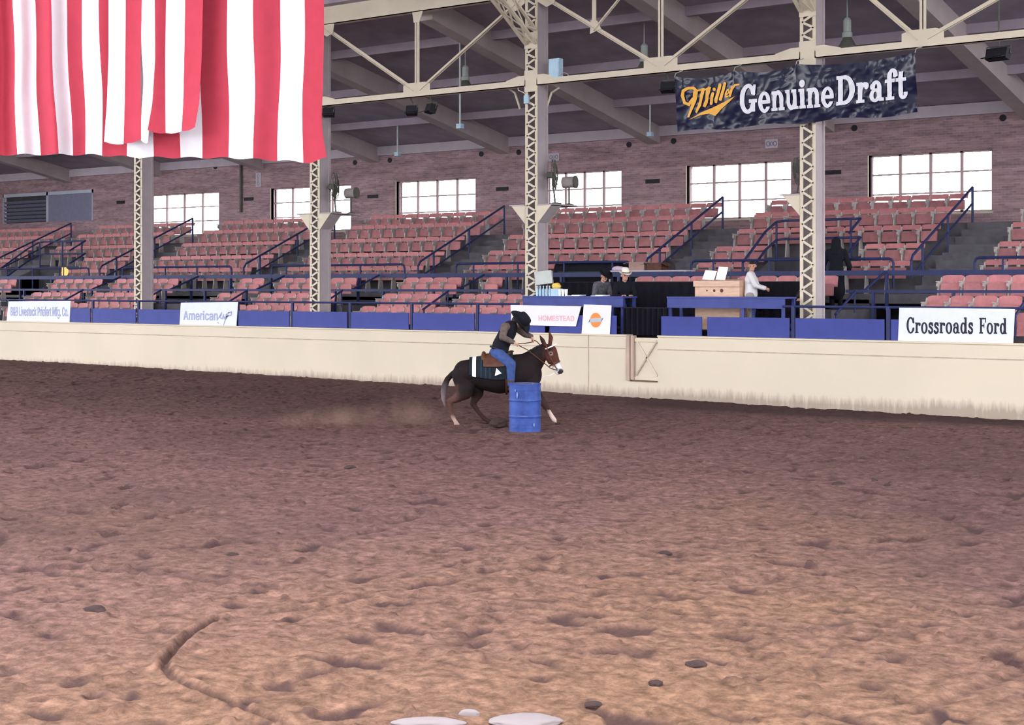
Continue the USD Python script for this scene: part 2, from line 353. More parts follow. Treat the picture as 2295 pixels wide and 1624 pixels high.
obj('sill', MB().box((GX0 + .1, YW - .03, zb_ - .02), (GX1, YW, zb_ + .012)), 'rust', g)

# --- terraces (stepped concrete)
ROWS = [('front', 32.55, 1.19, 31.9), ('second', 33.55, 1.56, 33.15), ('third', 34.55, 2.05, 34.1)]   # name, y of seat origin, tread, y where the tread begins
UP0 = [2.45, 2.94, 3.48, 4.01, 4.43]
RUN = 1.1; VY = 36.5 + 2 * RUN
UROWS = [(nm, 36.8 + RUN * i, UP0[i], 36.5 + RUN * i) for i, nm in enumerate(('fourth', 'fifth', 'sixth', 'seventh', 'eighth'))]
LGAP = [(-48.9, -46.9), (-38.6, -36.9), (-31.3, -29.7), (-23.1, -21.4), (-15.0, -12.6)]     # openings in the lower block
UAISLE = [(-54.1, -52.8), (-46.2, -44.9), (-38.3, -37.0), (-30.3, -28.9), (-21.8, -20.5), (-13.9, -12.5)]
VOM = [(-52.7, -49.6), (-18.7, -16.1)]
def minus(lo, hi, gaps):
    out, x = [], lo
    for a, c in sorted(gaps):
        if c <= x or a >= hi: continue
        if a > x: out.append((x, a))
        x = max(x, c)
    if x < hi: out.append((x, hi))
    return out
b = MB()
b.box((XL, YW + .25, 0), (XR, 33.15, 1.19))
for x0, x1 in minus(XL, XR, LGAP):
    b.box((x0, 33.15, 0), (x1, 34.1, 1.56)); b.box((x0, 34.1, 0), (x1, 36.5, 2.05))
for x0, x1 in LGAP: b.box((x0, 33.15, 0), (x1, 40, 1.19))
for i, (nm, ys, zf, y0) in enumerate(UROWS):
    y1 = y0 + RUN if i < 4 else YR
    for x0, x1 in minus(XL, XR, VOM if i < 2 else []): b.box((x0, y0, 2.2 if i < 4 else 2.0), (x1, y1, zf))
for x0, x1 in minus(XL, XR, LGAP): b.box((x0, 36.5, 0), (x1, 37, 2.3))
b.box((XL, 40.2, 0), (XR, 40.4, 3.0))
struct('stand_terrace', b, 'concrete', label='stepped grey concrete terrace under the seats')
for i, (x0, x1) in enumerate(UAISLE):
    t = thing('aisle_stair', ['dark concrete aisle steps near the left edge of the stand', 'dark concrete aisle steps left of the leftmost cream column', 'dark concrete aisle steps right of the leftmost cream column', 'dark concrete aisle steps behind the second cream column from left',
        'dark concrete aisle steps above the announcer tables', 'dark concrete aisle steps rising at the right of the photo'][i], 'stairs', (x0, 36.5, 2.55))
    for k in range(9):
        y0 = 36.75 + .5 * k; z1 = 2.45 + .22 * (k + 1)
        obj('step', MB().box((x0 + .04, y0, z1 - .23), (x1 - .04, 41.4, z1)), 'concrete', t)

# --- rear brick wall with window openings
def win(px0, px1, ytop):
    a, c = at(px0, ytop, YR), at(px1, ytop, YR); return a[0], c[0]
WX = [win(330, 491, 424), win(608, 787, 418), win(889, 1066, 402), win(1222, 1393, 381), win(1540, 1773, 363), win(1948, 2224, 344)]
WZ0, WZ1 = 4.95, 6.84
LX0, LX1 = xat(8, YR), xat(209, YR)
LZ0, LZ1 = at(110, 497, YR)[2], at(110, 430, YR)[2]
ops = [(x0, x1, WZ0, WZ1) for x0, x1 in WX] + [(LX0, LX1, LZ0, LZ1)]
wall = m3.Manifold.cube((XR - XL, .4, 10.2)).translate((XL, YR, 0))
for x0, x1, z0, z1 in ops: wall -= m3.Manifold.cube((x1 - x0, 1, z1 - z0)).translate((x0, YR - .3, z0))
wall_back = struct('wall_back', wall, 'brick', label='dark red brick rear wall of the stand')
ROOFZ = lambda y: 8.28 + .198 * (YR - y)
b = MB(); b.box((XL, YR - .10, 7.92), (XR, YR, 8.28)); obj('bond_beam', b, 'ledge', wall_back)
for i, (x0, x1) in enumerate(WX):
    wp = tag(stage.GetPrimAtPath(thing(f'window_{i+1}', None, None, (x0, YR, WZ0))), kind='structure').GetPath().pathString
    f = MB(); y = YR + .15
    for z in (WZ0, WZ1): f.box((x0, y - .03, z - .05 * (z > 6)), (x1, y + .03, z + .05 * (z < 6)))
    for x in (x0, x1): f.box((x - .06 * (x == x1), y - .03, WZ0), (x + .06 * (x == x0), y + .03, WZ1))
    obj('frame', f, 'window_frame', wp)
    zr = [WZ0, 5.58, 6.21, WZ1]; xr = np.linspace(x0, x1, 5)
    for x in xr[1:-1]: obj('mullion', MB().box((x - .045, y - .03, WZ0), (x + .045, y + .03, WZ1)), 'window_frame', wp)
    for z in zr[1:-1]: obj('glazing_bar', MB().box((x0, y - .02, z - .022), (x1, y + .02, z + .022)), 'window_frame', wp)
    for a in range(4):
        for c in range(3): obj('pane', MB().box((xr[a] + .04, y - .003, zr[c] + .02), (xr[a + 1] - .04, y + .003, zr[c + 1] - .02)), 'pane_glass', wp)
    obj('reveal', MB().box((x0 - .02, YR - .02, WZ0 - .06), (x1 + .02, YR + .3, WZ0)).box((x0 - .05, YR - .01, WZ0), (x0, YR + .3, WZ1)), 'cream_paint', wp)
lp = thing('window_7', 'grey blue louvred vent window at the far left of the brick wall', None, (LX0, YR, LZ0), kind='structure')
xm = xat(107, YR)
obj('frame', MB().box((LX0, YR - .04, LZ1 - .16), (LX1, YR + .06, LZ1)).box((xm - .07, YR - .04, LZ0), (xm + .07, YR + .06, LZ1)).box((LX0, YR - .04, LZ0), (LX0 + .06, YR + .06, LZ1)).box((LX1 - .06, YR - .04, LZ0), (LX1, YR + .06, LZ1)), 'silver_blue', lp)
obj('panel', MB().box((xm + .07, YR + .02, LZ0), (LX1 - .06, YR + .06, LZ1 - .16)), 'louver', lp)
obj('backing', MB().box((LX0 + .06, YR + .12, LZ0), (xm - .07, YR + .16, LZ1 - .1)), 'dark_concrete', lp)
for k in range(6):
    z = LZ0 + .1 + k * .185
    obj('slat', MB().bar((LX0 + .05, YR + .02, z), (xm - .07, YR + .02, z), .16, .02, up=(0, .6, .8)), 'louver', lp)
# --- roof: sloping deck, purlins, beams
b = MB()
c0, c1 = np.array([YC - .3, ROOFZ(YC - .3)]), np.array([YR + .5, ROOFZ(YR + .5)])
b.prism([(c0[0], c0[1]), (c1[0], c1[1]), (c1[0], c1[1] + .15), (c0[0], c0[1] + .15)], (XL, 0, 0), (0, 1, 0), (0, 0, 1), XR - XL)
roof = struct('ceiling', b, 'roof_deck', label='dark sloping roof deck over the stand')
for y in (35.2, 38.6, 42.0): obj('purlin', MB().box((XL, y - .09, ROOFZ(y) - .24), (XR, y + .09, ROOFZ(y) + .02)), 'roof_purlin', roof)
BX = [-(.588 + .1455 * k) * YR for k in (-2, -1, 0, 1, 2, 3, 4, 5)]
for i, x in enumerate(BX):
    d0, d1 = YC + .3, YR
    b = MB(); b.prism([(d0, ROOFZ(d0)), (d1, ROOFZ(d1)), (d1, ROOFZ(d1) - .62), (d0, ROOFZ(d0) - .62)], (x - .24, 0, 0), (0, 1, 0), (0, 0, 1), .48)
    obj('roof_beam', b, 'roof_beam', roof)
# unseen arena roof: eave and slope, with an opening placed to balance the light
b = MB()
for (y0, z0), (y1, z1) in (((31.6, 11.9), (SKY1, 11.9 + (31.6 - SKY1) * .2)), ((SKY0, 11.9 + (31.6 - SKY0) * .2), (-34, 17.0))):
    b.prism([(y0, z0), (y1, z1), (y1, z1 + .2), (y0, z0 + .2)], (-95, 0, 0), (0, 1, 0), (0, 0, 1), 130)
struct('ceiling_arena', b, 'roof_deck', label='unseen arena roof with a long opening placed for the light')
# side walls far outside the frame close the stand's ends
struct('wall_left', MB().box((XL - .3, YC, 0), (XL, YR, 11)), 'brick', label='brick end wall of the stand')
# ================================================================== COLUMNS AND TRUSSES
CW, CD, YF = .40, .46, YC - .23                    # column width, depth, front plane
ORD = ['leftmost', 'second from left', 'third from left', 'rightmost']
NEXT = ['beside the long grey louvre wall', 'below the right edge of the flag', 'beside the announcer table with the monitor', 'behind the black banner']
COLUMN = []
ZC = 8.02                                          # bottom chord
for i, x in enumerate(COLX):
    c = thing('lattice_column', f'cream riveted steel lattice column, {ORD[i]}, {["in front of the leftmost bright window", "under the right edge of the flag", "rising behind the table with the grey monitor", "rising behind the black lettered banner"][i]}', 'column', (x, YC, 1.19))
    COLUMN.append(c)
    zt = 10.6
    for s in (-1, 1):
        xo = x + s * CW / 2
        b = MB(); b.box((xo, YC - CD / 2, 1.19), (xo - s * .014, YC + CD / 2, zt)); obj('channel_web', b, 'grey_steel', c)
        b = MB()
        for yy in (YC - CD / 2, YC + CD / 2): b.box((xo, yy - .008, 1.19), (xo - s * .085, yy + .008, zt))
        obj('channel_flange', b, 'cream_paint', c)
        obj('web_stiffener', MB().box((xo, YC + CD / 2 - .10, 1.19), (xo + s * .03, YC + CD / 2 - .02, zt)), 'grey_steel', c)
    n = 42 if i != 3 else 34
    zz = np.linspace(1.25, 7.7, n + 1)
    for k in range(n):
        s = 1 if k % 2 else -1
        p, q = (x - s * (CW / 2 - .05), YF - .012, zz[k]), (x + s * (CW / 2 - .05), YF - .012, zz[k + 1])
        obj('lacing_bar', MB().bar(p, q, .012, .055, up=(0, 0, 1)) if False else MB().bar(p, q, .055, .012, up=(0, 1, 0)), 'cream_paint', c)
    for k in range(0, n, 2):
        s = 1 if k % 2 else -1
        obj('rear_lacing_bar', MB().bar((x - s * (CW / 2 - .05), YC + CD / 2 + .012, zz[k]), (x + s * (CW / 2 - .05), YC + CD / 2 + .012, zz[k + 1]), .05, .012, up=(0, 1, 0)), 'cream_paint', c)
    # plates where the truss and the arched rib meet the column
    obj('joint_plate', MB().box((x - CW / 2 - .01, YF - .03, 7.78), (x + CW / 2 + .01, YF - .012, 8.35)), 'cream_paint', c)
    zz2 = np.linspace(8.35, 8.95, 5)
    for k in range(4):
        s = 1 if k % 2 else -1
        obj('lacing_bar', MB().bar((x - s * .15, YF - .012, zz2[k]), (x + s * .15, YF - .012, zz2[k + 1]), .055, .012, up=(0, 1, 0)), 'cream_paint', c)
    obj('joint_plate', MB().box((x - CW / 2 - .01, YF - .03, 8.92), (x + CW / 2 + .01, YF - .012, 9.35)), 'cream_paint', c)
    zz2 = np.linspace(9.35, 10.4, 7)
    for k in range(6):
        s = 1 if k % 2 else -1
        obj('lacing_bar', MB().bar((x - s * .15, YF - .012, zz2[k]), (x + s * .15, YF - .012, zz2[k + 1]), .055, .012, up=(0, 1, 0)), 'cream_paint', c)
    # bracket shelves half way up
    if i in (1, 2, 3):
        zt_, zb2 = 4.78, 4.30
        for s in (-1, 1):
            if i == 3 and s == 1: continue
            xo = x + s * CW / 2
            for yy in (YF - .02, YC + CD / 2):
                obj('bracket_gusset', MB().prism([(0, zb2), (s * .44, zt_), (0, zt_)], (xo, yy + .02, 0), (1, 0, 0), (0, 0, 1), .02), 'cream_paint', c)
            obj('bracket_shelf', MB().box((xo, YF - .04, zt_), (xo + s * .50, YC + 1.0, zt_ + .03)), 'grey_steel', c)
            obj('bracket_soffit', MB().bar((xo + s * .02, YC, zb2 + .04), (xo + s * .42, YC, zt_ - .02), .42, .015, up=(-s * .7, 0, .7)), 'grey_steel', c)
    # arched rib springing out over the arena
    r = thing('arched_rib', f'cream lattice arch rib springing from the top of the {ORD[i]} column', 'arched rib', (x, YF, 9.0))
    pts = [(YF - .05 - 8.0 * t, 9.05 + 5.4 * t - 1.6 * t * t) for t in np.linspace(0, 1, 15)]
    up_ = lambda k: pts[k]
    for s in (-1, 1):
        for o in (0, .36):
            for k in range(14):
                (ya, za), (yb, zb2) = pts[k], pts[k + 1]
                obj('rib_chord', MB().bar((x + s * .16, ya + .0, za + o), (x + s * .16, yb, zb2 + o), .09, .05), 'cream_paint', r)
    for k in range(14):
        (ya, za), (yb, zb2) = pts[k], pts[k + 1]
        for a, c_ in ((-.14, .14), (.14, -.14)):
            obj('rib_lacing', MB().bar((x + a, ya, za - .03), (x + c_, yb, zb2 - .03), .05, .012), 'cream_paint', r)
        s = 1 if k % 2 else -1
        for sx in (-.2, .2):
            obj('rib_lacing', MB().bar((x + sx, ya, za + .18 - s * .18), (x + sx, yb, zb2 + .18 + s * .18), .012, .05), 'cream_paint', r)

def angle(p, q, w=.11):
    b = MB(); p, q = np.array(p), np.array(q)
    b.bar(p + [0, .02, 0], q + [0, .02, 0], .012, w, up=(0, 0, 1)); b.bar(p + [0, 0, -w * .35], q + [0, 0, -w * .35], w, .014, up=(0, 0, 1))
    return b
ZTOP = 10.42
bays = [(-46.05, COLX[0], None), (COLX[0], COLX[1], None), (COLX[1], COLX[2], None), (COLX[2], COLX[3], None), (COLX[3], -6.65, xat(2077, 32))]
BL = ['hidden by the flag at far left', 'behind the flag', 'between the flag and the column with the pale blue box', 'carrying the left half of the black banner', 'running to the right edge of the photo']
for i, (x0, x1, xm) in enumerate(bays):
    xm = (x0 + x1) / 2 if xm is None else xm
    t = thing('roof_truss', f'cream steel truss between columns, {BL[i]}', 'truss', (x0, YF, ZC))
    y = YF + .02
    a, c = x0 + CW / 2 * .9, x1 - CW / 2 * .9
    obj('bottom_chord', MB().box((a, y - .05, ZC - .085), (c, y - .03, ZC + .085)).box((a, y - .05, ZC - .085), (c, y + .14, ZC - .065)), 'cream_paint', t)
    obj('top_chord', MB().box((a, y - .06, ZTOP - .1), (c, y - .03, ZTOP + .1)).box((a, y - .06, ZTOP - .1), (c, y + .16, ZTOP - .08)), 'cream_paint', t)
    obj('fascia', MB().box((a - .2, y + .1, ZTOP + .1), (c + .2, y + .14, ZTOP + 1.5)), 'cream_paint', t)
    yy = y - .035
    obj('post', MB().box((xm - .075, yy, ZC), (xm + .075, yy + .02, ZTOP)).box((xm - .01, yy, ZC), (xm + .01, yy + .12, ZTOP)), 'cream_paint', t)
    L = (xm - x0)
    for s, xe in ((-1, x0), (1, x1)):
        obj('diagonal', angle((xm + s * .12, yy + .01, ZC + .13), (xe - s * .35, yy + .01, ZTOP - .15)), 'cream_paint', t)
        xq, zq = xm + s * (abs(xe - xm) * .5), (ZC + ZTOP) / 2
        if i == 3 and s < 0:
            obj('sub_post', MB().box((xq - .06, yy + .0, zq), (xq + .06, yy + .02, ZTOP)), 'cream_paint', t)
            obj('sub_diagonal', angle((xq, yy, zq), (xq - s * abs(xe - xm) * .3, yy, ZTOP - .1), .08), 'cream_paint', t)
            obj('gusset', MB().prism([(-.12, -.1), (.22, 0), (.1, .22), (-.1, .25)], (xq, yy + .01, zq), (1, 0, 0), (0, 0, 1), .014), 'cream_paint', t)
    for z_, h_ in ((ZC, .34),): obj('gusset', MB().prism([(-.48, 0), (.48, 0), (.48, .30), (.3, .36), (-.3, .36), (-.48, .30)], (xm, yy - .0, ZC - .04), (1, 0, 0), (0, 0, 1), .016), 'cream_paint', t)
    obj('gusset', MB().prism([(-.16, 0), (.24, 0), (.10, -.32), (-.10, -.32)], (xm, yy, ZTOP - .08), (1, 0, 0), (0, 0, 1), .016), 'cream_paint', t)
    for xe, s in ((x0, 1), (x1, -1)):
        obj('gusset', MB().prism([(0, -.04), (s * .62, -.04), (s * .62, .10), (s * .22, .20), (0, .20)], (xe + s * CW / 2, yy, ZC), (1, 0, 0), (0, 0, 1), .016), 'cream_paint', t)
        obj('gusset', MB().prism([(0, .05), (s * .6, .05), (s * .55, -.3), (s * .3, -.38), (0, -.2)], (xe + s * CW / 2, yy, ZTOP - .08), (1, 0, 0), (0, 0, 1), .016), 'cream_paint', t)

# ================================================================== SEATS
PITCH = .56
def seat_parts(low):
    """low: rounded backs as in the lower block; otherwise straight, shorter backs over a tall folded pan."""
    w = PITCH; n = 6
    def slab(hw, y0, bow, z0, z1, th, drop, lean):
        xs = np.linspace(-hw, hw, n + 1); v = []
        f2 = [(x, z0) for x in xs] + [(x, z1 - drop * (abs(x) > hw * .9)) for x in xs]
        for off in (0, th):
            for x, z in f2: v.append((x, y0 + bow * (1 - (x / hw) ** 2) + lean * (z - z0) + off, z))
        f = []; m = n + 1; N = 2 * m
        for j in range(n):
            f += [[j, j + 1, m + j + 1, m + j], [N + j + 1, N + j, N + m + j, N + m + j + 1], [j + 1, j, N + j, N + j + 1], [m + j, m + j + 1, N + m + j + 1, N + m + j]]
        f += [[0, m, N + m, N], [n, N + n, N + m + n, m + n]]
        return MB().add(v, f)
    if low: back = slab(.262, .37, .03, .585, .87, .03, .03, .22); pan = slab(.235, .17, .02, .36, .665, .05, .02, .12)
    else: back = slab(.262, .39, .01, .735, .87, .03, .006, .22); pan = slab(.222, .20, .01, .40, .685, .05, .01, .12)
    st = MB(); x = -w / 2
    st.prism([(.08, 0), (.34, 0), (.30, .40), (.46, .80), (.40, .82), (.34, .70), (.10, .70), (.06, .66), (.06, .60), (.14, .54)], (x - .017, 0, 0), (0, 1, 0), (0, 0, 1), .034)
    arm = MB().box((x - .02, .04, .70), (x + .02, .36, .725))
    return back, pan, st, arm
PARTS = {d: seat_parts(d) for d in (False, True)}
LOWA = [-(.791 + .1237 * k) * 34.0 for k in range(-4, 5)]
slots = []                                          # (row name, index, x, y, z, bay)
COLPX = [326, 719, 1202, 1826]; COLHALF = [20, 23, 26, 32]
tl, tr_ = (0 - CX - 30) / F, (2295 - CX + 30) / F
BAYN = ['left of the leftmost column', 'between the first and second columns', 'between the second and third columns', 'between the third and fourth columns', 'right of the rightmost column']
def blocks(nm, ys, zf):
    if nm in ('front', 'second'): gaps = LGAP + [(-22.6, -14.75)]
    elif nm == 'third': gaps = LGAP + [(-25.4, -21.4)]
    elif nm in ('fourth', 'fifth'): gaps = UAISLE + VOM
    else: gaps = UAISLE
    if nm == 'fourth': gaps = gaps + [(-25.0, -20.5)]
    if nm == 'front': gaps = gaps + [(x - .55, x + .55) for x in COLX]
    if nm in ('second', 'third'): gaps = gaps + [(x - .12, x + .32) for x in LOWA]
    return minus(XL + 1, XR - 1, [(a - .05, c + .05) for a, c in gaps])
for nm, ys, zf, y0 in ROWS + UROWS:
    down = nm in ('front', 'second', 'third')
    for x0, x1 in blocks(nm, ys, zf):
        k = int((x1 - x0) / PITCH)
        off = (x1 - x0 - k * PITCH) / 2
        for j in range(k):
            x = x0 + off + (j + .5) * PITCH
            d = np.array([x, ys, 0]); s = d @ FWD; t = (d @ RIGHT) / s
            if tl < t < tr_: px = CX + F * t; slots.append((nm, x, ys, zf, sum(px > c for c in COLPX), down, px))
groups = {}
for s in slots: groups.setdefault((s[0], s[4]), []).append(s)
order = sorted(groups, key=lambda g: np.mean([np.hypot(s[1], s[2]) for s in groups[g]]))
single, tot = set(), 0
for g in order:
    if tot + len(groups[g]) <= 300: single.add(g); tot += len(groups[g])
first, HID = {}, []
ORDN = 'first second third fourth fifth sixth seventh eighth ninth tenth eleventh twelfth thirteenth fourteenth fifteenth sixteenth seventeenth eighteenth nineteenth twentieth twenty-first twenty-second twenty-third twenty-fourth'.split()
COLN = ['leftmost', 'second', 'third', 'rightmost']
def seat_label(g, i):
    row = {'front': 'front row of the stand', 'eighth': 'top row under the windows'}.get(g[0], f'{g[0]} row from the front')
    if g[1] == 0: return f'{ORDN[i]} red seat left of the leftmost cream column, {row}'
    return f'{ORDN[i]} red seat right of the {COLN[g[1] - 1]} cream column, {row}'
for g in order:
    if g not in single: continue
    L = sorted(groups[g], key=lambda q: q[6] if g[1] else -q[6])
    L = [q for q in L if abs(q[6] - COLPX[max(g[1] - 1, 0)]) > COLHALF[max(g[1] - 1, 0)] + 4] 
    HID += [q for q in groups[g] if q not in L]
    for i_, (nm, x, y, z, bay, down, px) in enumerate(L):
        lab = seat_label(g, i_); grp = f'red folding seats of the {nm} row'
        if down not in first:
            t = thing('stadium_seat', lab, 'seat', (x, y, z), grp)
            P = PARTS[down]
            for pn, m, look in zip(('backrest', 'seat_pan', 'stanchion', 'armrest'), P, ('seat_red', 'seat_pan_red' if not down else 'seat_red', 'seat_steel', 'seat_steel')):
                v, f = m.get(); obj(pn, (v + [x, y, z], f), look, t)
            first[down] = t
        else: copy(first[down], 'stadium_seat', (x, y, z), lab, 'seat', grp)
rest = [s for g in order if g not in single for s in groups[g]] + HID
t = thing('stadium_seating', 'rows of small red folding seats farther off in the stand, towards the left', 'seats', (-40, 36, 2), kind='stuff')
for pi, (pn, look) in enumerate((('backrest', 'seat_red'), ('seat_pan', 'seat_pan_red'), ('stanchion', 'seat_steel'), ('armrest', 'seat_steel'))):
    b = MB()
    for nm, x, y, z, bay, down, px in rest:
        v, f = PARTS[down][pi].get(); b.add(v + [x, y, z], f)
    obj(pn, b, look, t, kind='stuff')

# ================================================================== RAILS AND PANELS
def rail(label, x0, x1, y, z, foot, step, r=.03, mid=None, board=0, name='guard_rail', start=0):
    t = thing(name, label, 'railing', (x0, y, foot))
    obj('top_rail', MB().tube([(x0, y, z), (x1, y, z)], r) if not board else MB().box((x0, y - .03, z - board), (x1, y + .03, z)), 'navy', t)
    if mid: obj('mid_rail', MB().tube([(x0, y, mid), (x1, y, mid)], r * .8), 'navy', t)
    for x in np.arange(x0 + start, x1, step): obj('post', MB().box((x - .035, y - .035, foot), (x + .035, y + .035, z - .01)), 'navy', t)
    return t
PX = [-(.7618 + .0731 * k) * 30.65 for k in range(-6, 10)]
XG0, XG1 = xat(1396, 30.9), xat(1496, 30.9)
npan = 0
for k, (a, c) in list(enumerate(zip(PX[1:], PX[:-1])))[::-1]:
    for x0, x1 in minus(a + .07, c - .08, [(XG0, XG1)]):
        d0, d1 = (np.array([x, YW + .1, 0]) for x in (x0, x1)); q0, q1 = (CX + F * (d @ RIGHT) / (d @ FWD) for d in (d0, d1))
        if x1 - x0 < .2 or q1 < -60 or q0 > 2360: continue
        npan += 1
        obj('blue_panel', MB().box((x0, YW + .10, WT + .04), (x1, YW + .13, WT + .49)), 'blue_panel', label=f'royal blue panel on top of the arena wall, {ORDN[npan - 1]} from the left', cat='panel', group='blue panels along the arena wall')
for x0, x1, s in ((XL + 6, xat(1165, 30.7), 'left of the announcer table'), (xat(1755, 30.7), XR - 1, 'right of the announcer table')):
    t = thing('guard_rail', f'thin blue pipe rail above the blue panels, {s}', 'railing', (x0, YW + .17, WT))
    obj('top_rail', MB().tube([(x0, YW + .17, 2.19), (x1, YW + .17, 2.19)], .028), 'navy', t)
    for p in PX:
        if x0 < p < x1: obj('post', MB().box((p - .055, YW + .14, WT), (p + .02, YW + .20, 2.19)), 'navy', t)
for x0, x1, s in ((-60, -23.2, 'left of the announcers'), (-14.6, XR - 1, 'at the right of the photo')):
    rail(f'navy rail between the second and third seat rows, {s}', x0, x1, 34.08, 2.56, 1.56, 1.98, .035, board=.07, start=.7)
rail('thick navy board rail dividing the lower seats from the upper stand', -60, XR - 1, 35.6, 3.05, 2.05, 1.98, board=.13, start=.3)
nh = 0
for k, x in list(enumerate(LOWA))[::-1]:
    if -23 < x < -14.8: continue
    t = thing('stair_handrail', f'short sloping black handrail in the lower seat rows, {ORDN[nh]} one from the left', 'handrail', (x, 33, 1.56), 'sloping handrails in the lower seat rows'); nh += 1
    obj('bar', MB().tube([(x, 32.7, 1.98), (x, 33.9, 2.52)], .032), 'navy', t); obj('bar', MB().tube([(x + .1, 34.2, 2.54), (x + .1, 35.5, 3.0)], .032), 'navy', t)
    for y, z in ((32.75, 2.0), (33.85, 2.5)): obj('post', MB().tube([(x, y, z - .5), (x, y, z)], .025), 'navy', t)
# upper deck front rails between the aisles, with bent ends
for k, (x0, x1) in enumerate(minus(-58, XR - 1, [(a - .4, c + .3) for a, c in UAISLE])):
    t = thing('guard_rail', f'navy pipe rail in front of the upper seats, {["at the far left edge", "left of the first column", "between the first and second columns", "between the second and third columns", "behind the second table", "at the right edge", "beyond the right edge", "far right"][k]}', 'railing', (x0, 36.4, 2.55))
    z = 3.36
    pts = [(x0, 36.4, 2.6), (x0, 36.4, z - .12), (x0 + .04, 36.4, z - .03), (x0 + .12, 36.4, z), (x1 - .12, 36.4, z), (x1 - .04, 36.4, z - .03), (x1, 36.4, z - .12), (x1, 36.4, 2.6)]
    obj('top_rail', MB().tube(pts, .035), 'navy', t)
    for x in np.arange(x0 + .7, x1 - .3, 1.7): obj('post', MB().tube([(x, 36.4, 2.5), (x, 36.4, z)], .03), 'navy', t)
# sloping aisle rails
AN = ['far left', 'left of the leftmost column', 'right of the leftmost column', 'right of the second column', 'right of the third column above the tables', 'at the right of the photo']
for k, (x0, x1) in enumerate(UAISLE):
    t = thing('stair_handrail', f'long sloping blue double handrail on the aisle, {AN[k]}', 'handrail', (x0, 36.6, 2.55))
    y1, y0 = (41.3, 36.6)
    zf = lambda y: 3.40 + (y - 36.6) * .435
    obj('bar', MB().tube([(x0, y0, zf(y0) - .55), (x0, y0, zf(y0) - .1), (x0, y0 + .12, zf(y0 + .12)), (x0, y1, zf(y1))], .035), 'navy', t)
    obj('bar', MB().tube([(x0, y0 + .1, zf(y0) - .45), (x0, y1, zf(y1) - .45)], .03), 'navy', t)
    for y in (37.4, 39.3, 41.3): obj('post', MB().tube([(x0, y, zf(y) - 1.0), (x0, y, zf(y))], .035), 'navy', t)
# vomitory openings in the upper stand: rails, walls, dark ramps
for k, (x0, x1) in enumerate(VOM):
    t = thing('entry_tunnel', f'dark entry tunnel among the upper seats, {["at the left under the louvred window", "behind the rightmost column"][k]}', 'tunnel', (x0, 36.5, 2.25))
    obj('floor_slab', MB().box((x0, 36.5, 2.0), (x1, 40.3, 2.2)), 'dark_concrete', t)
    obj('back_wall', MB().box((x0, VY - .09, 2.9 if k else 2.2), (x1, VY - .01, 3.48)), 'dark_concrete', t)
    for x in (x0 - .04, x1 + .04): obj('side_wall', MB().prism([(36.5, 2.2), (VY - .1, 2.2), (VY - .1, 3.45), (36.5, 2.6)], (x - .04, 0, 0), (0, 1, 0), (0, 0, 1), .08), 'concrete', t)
    for dz in (0, -.52):
        pts = [(x0, 36.6, 3.3 + dz), (x0, 38.0, 4.2 + dz), (x0 + .1, 38.5, 4.49 + dz), (x0 + .3, 38.62, 4.52 + dz), (x1 - .1, 38.62, 4.52 + dz), (x1, 38.58, 4.52 + dz), (x1, 37.8, 4.1 + dz)]
        obj('rail', MB().tube(pts, .035), 'navy', t)
    for x, y, z0, z1 in ((x0 + .05, 38.6, 3.4, 4.5), (x1 - .3, 38.62, 3.4, 4.5), ((x0 + x1) / 2, 38.62, 3.4, 4.5), (x0, 36.6, 2.3, 3.3)):
        obj('post', MB().tube([(x, y, z0), (x, y, z1)], .035), 'navy', t)
p = at(146, 608, 36.42)
l = thing('wall_lamp', 'small glowing orange lamp in the dark tunnel at the left', 'lamp', p)
obj('shade', MB().prism(Point(0, 0).buffer(.20).intersection(sbox(-.13, -.16, .3, .16)), p, (1, 0, 0), (0, 0, 1), .06), 'lamp_glow', l)
obj('guard', MB().box(p + [-.0, -.10, -.2], p + [.03, -.07, .2]), 'navy', l)
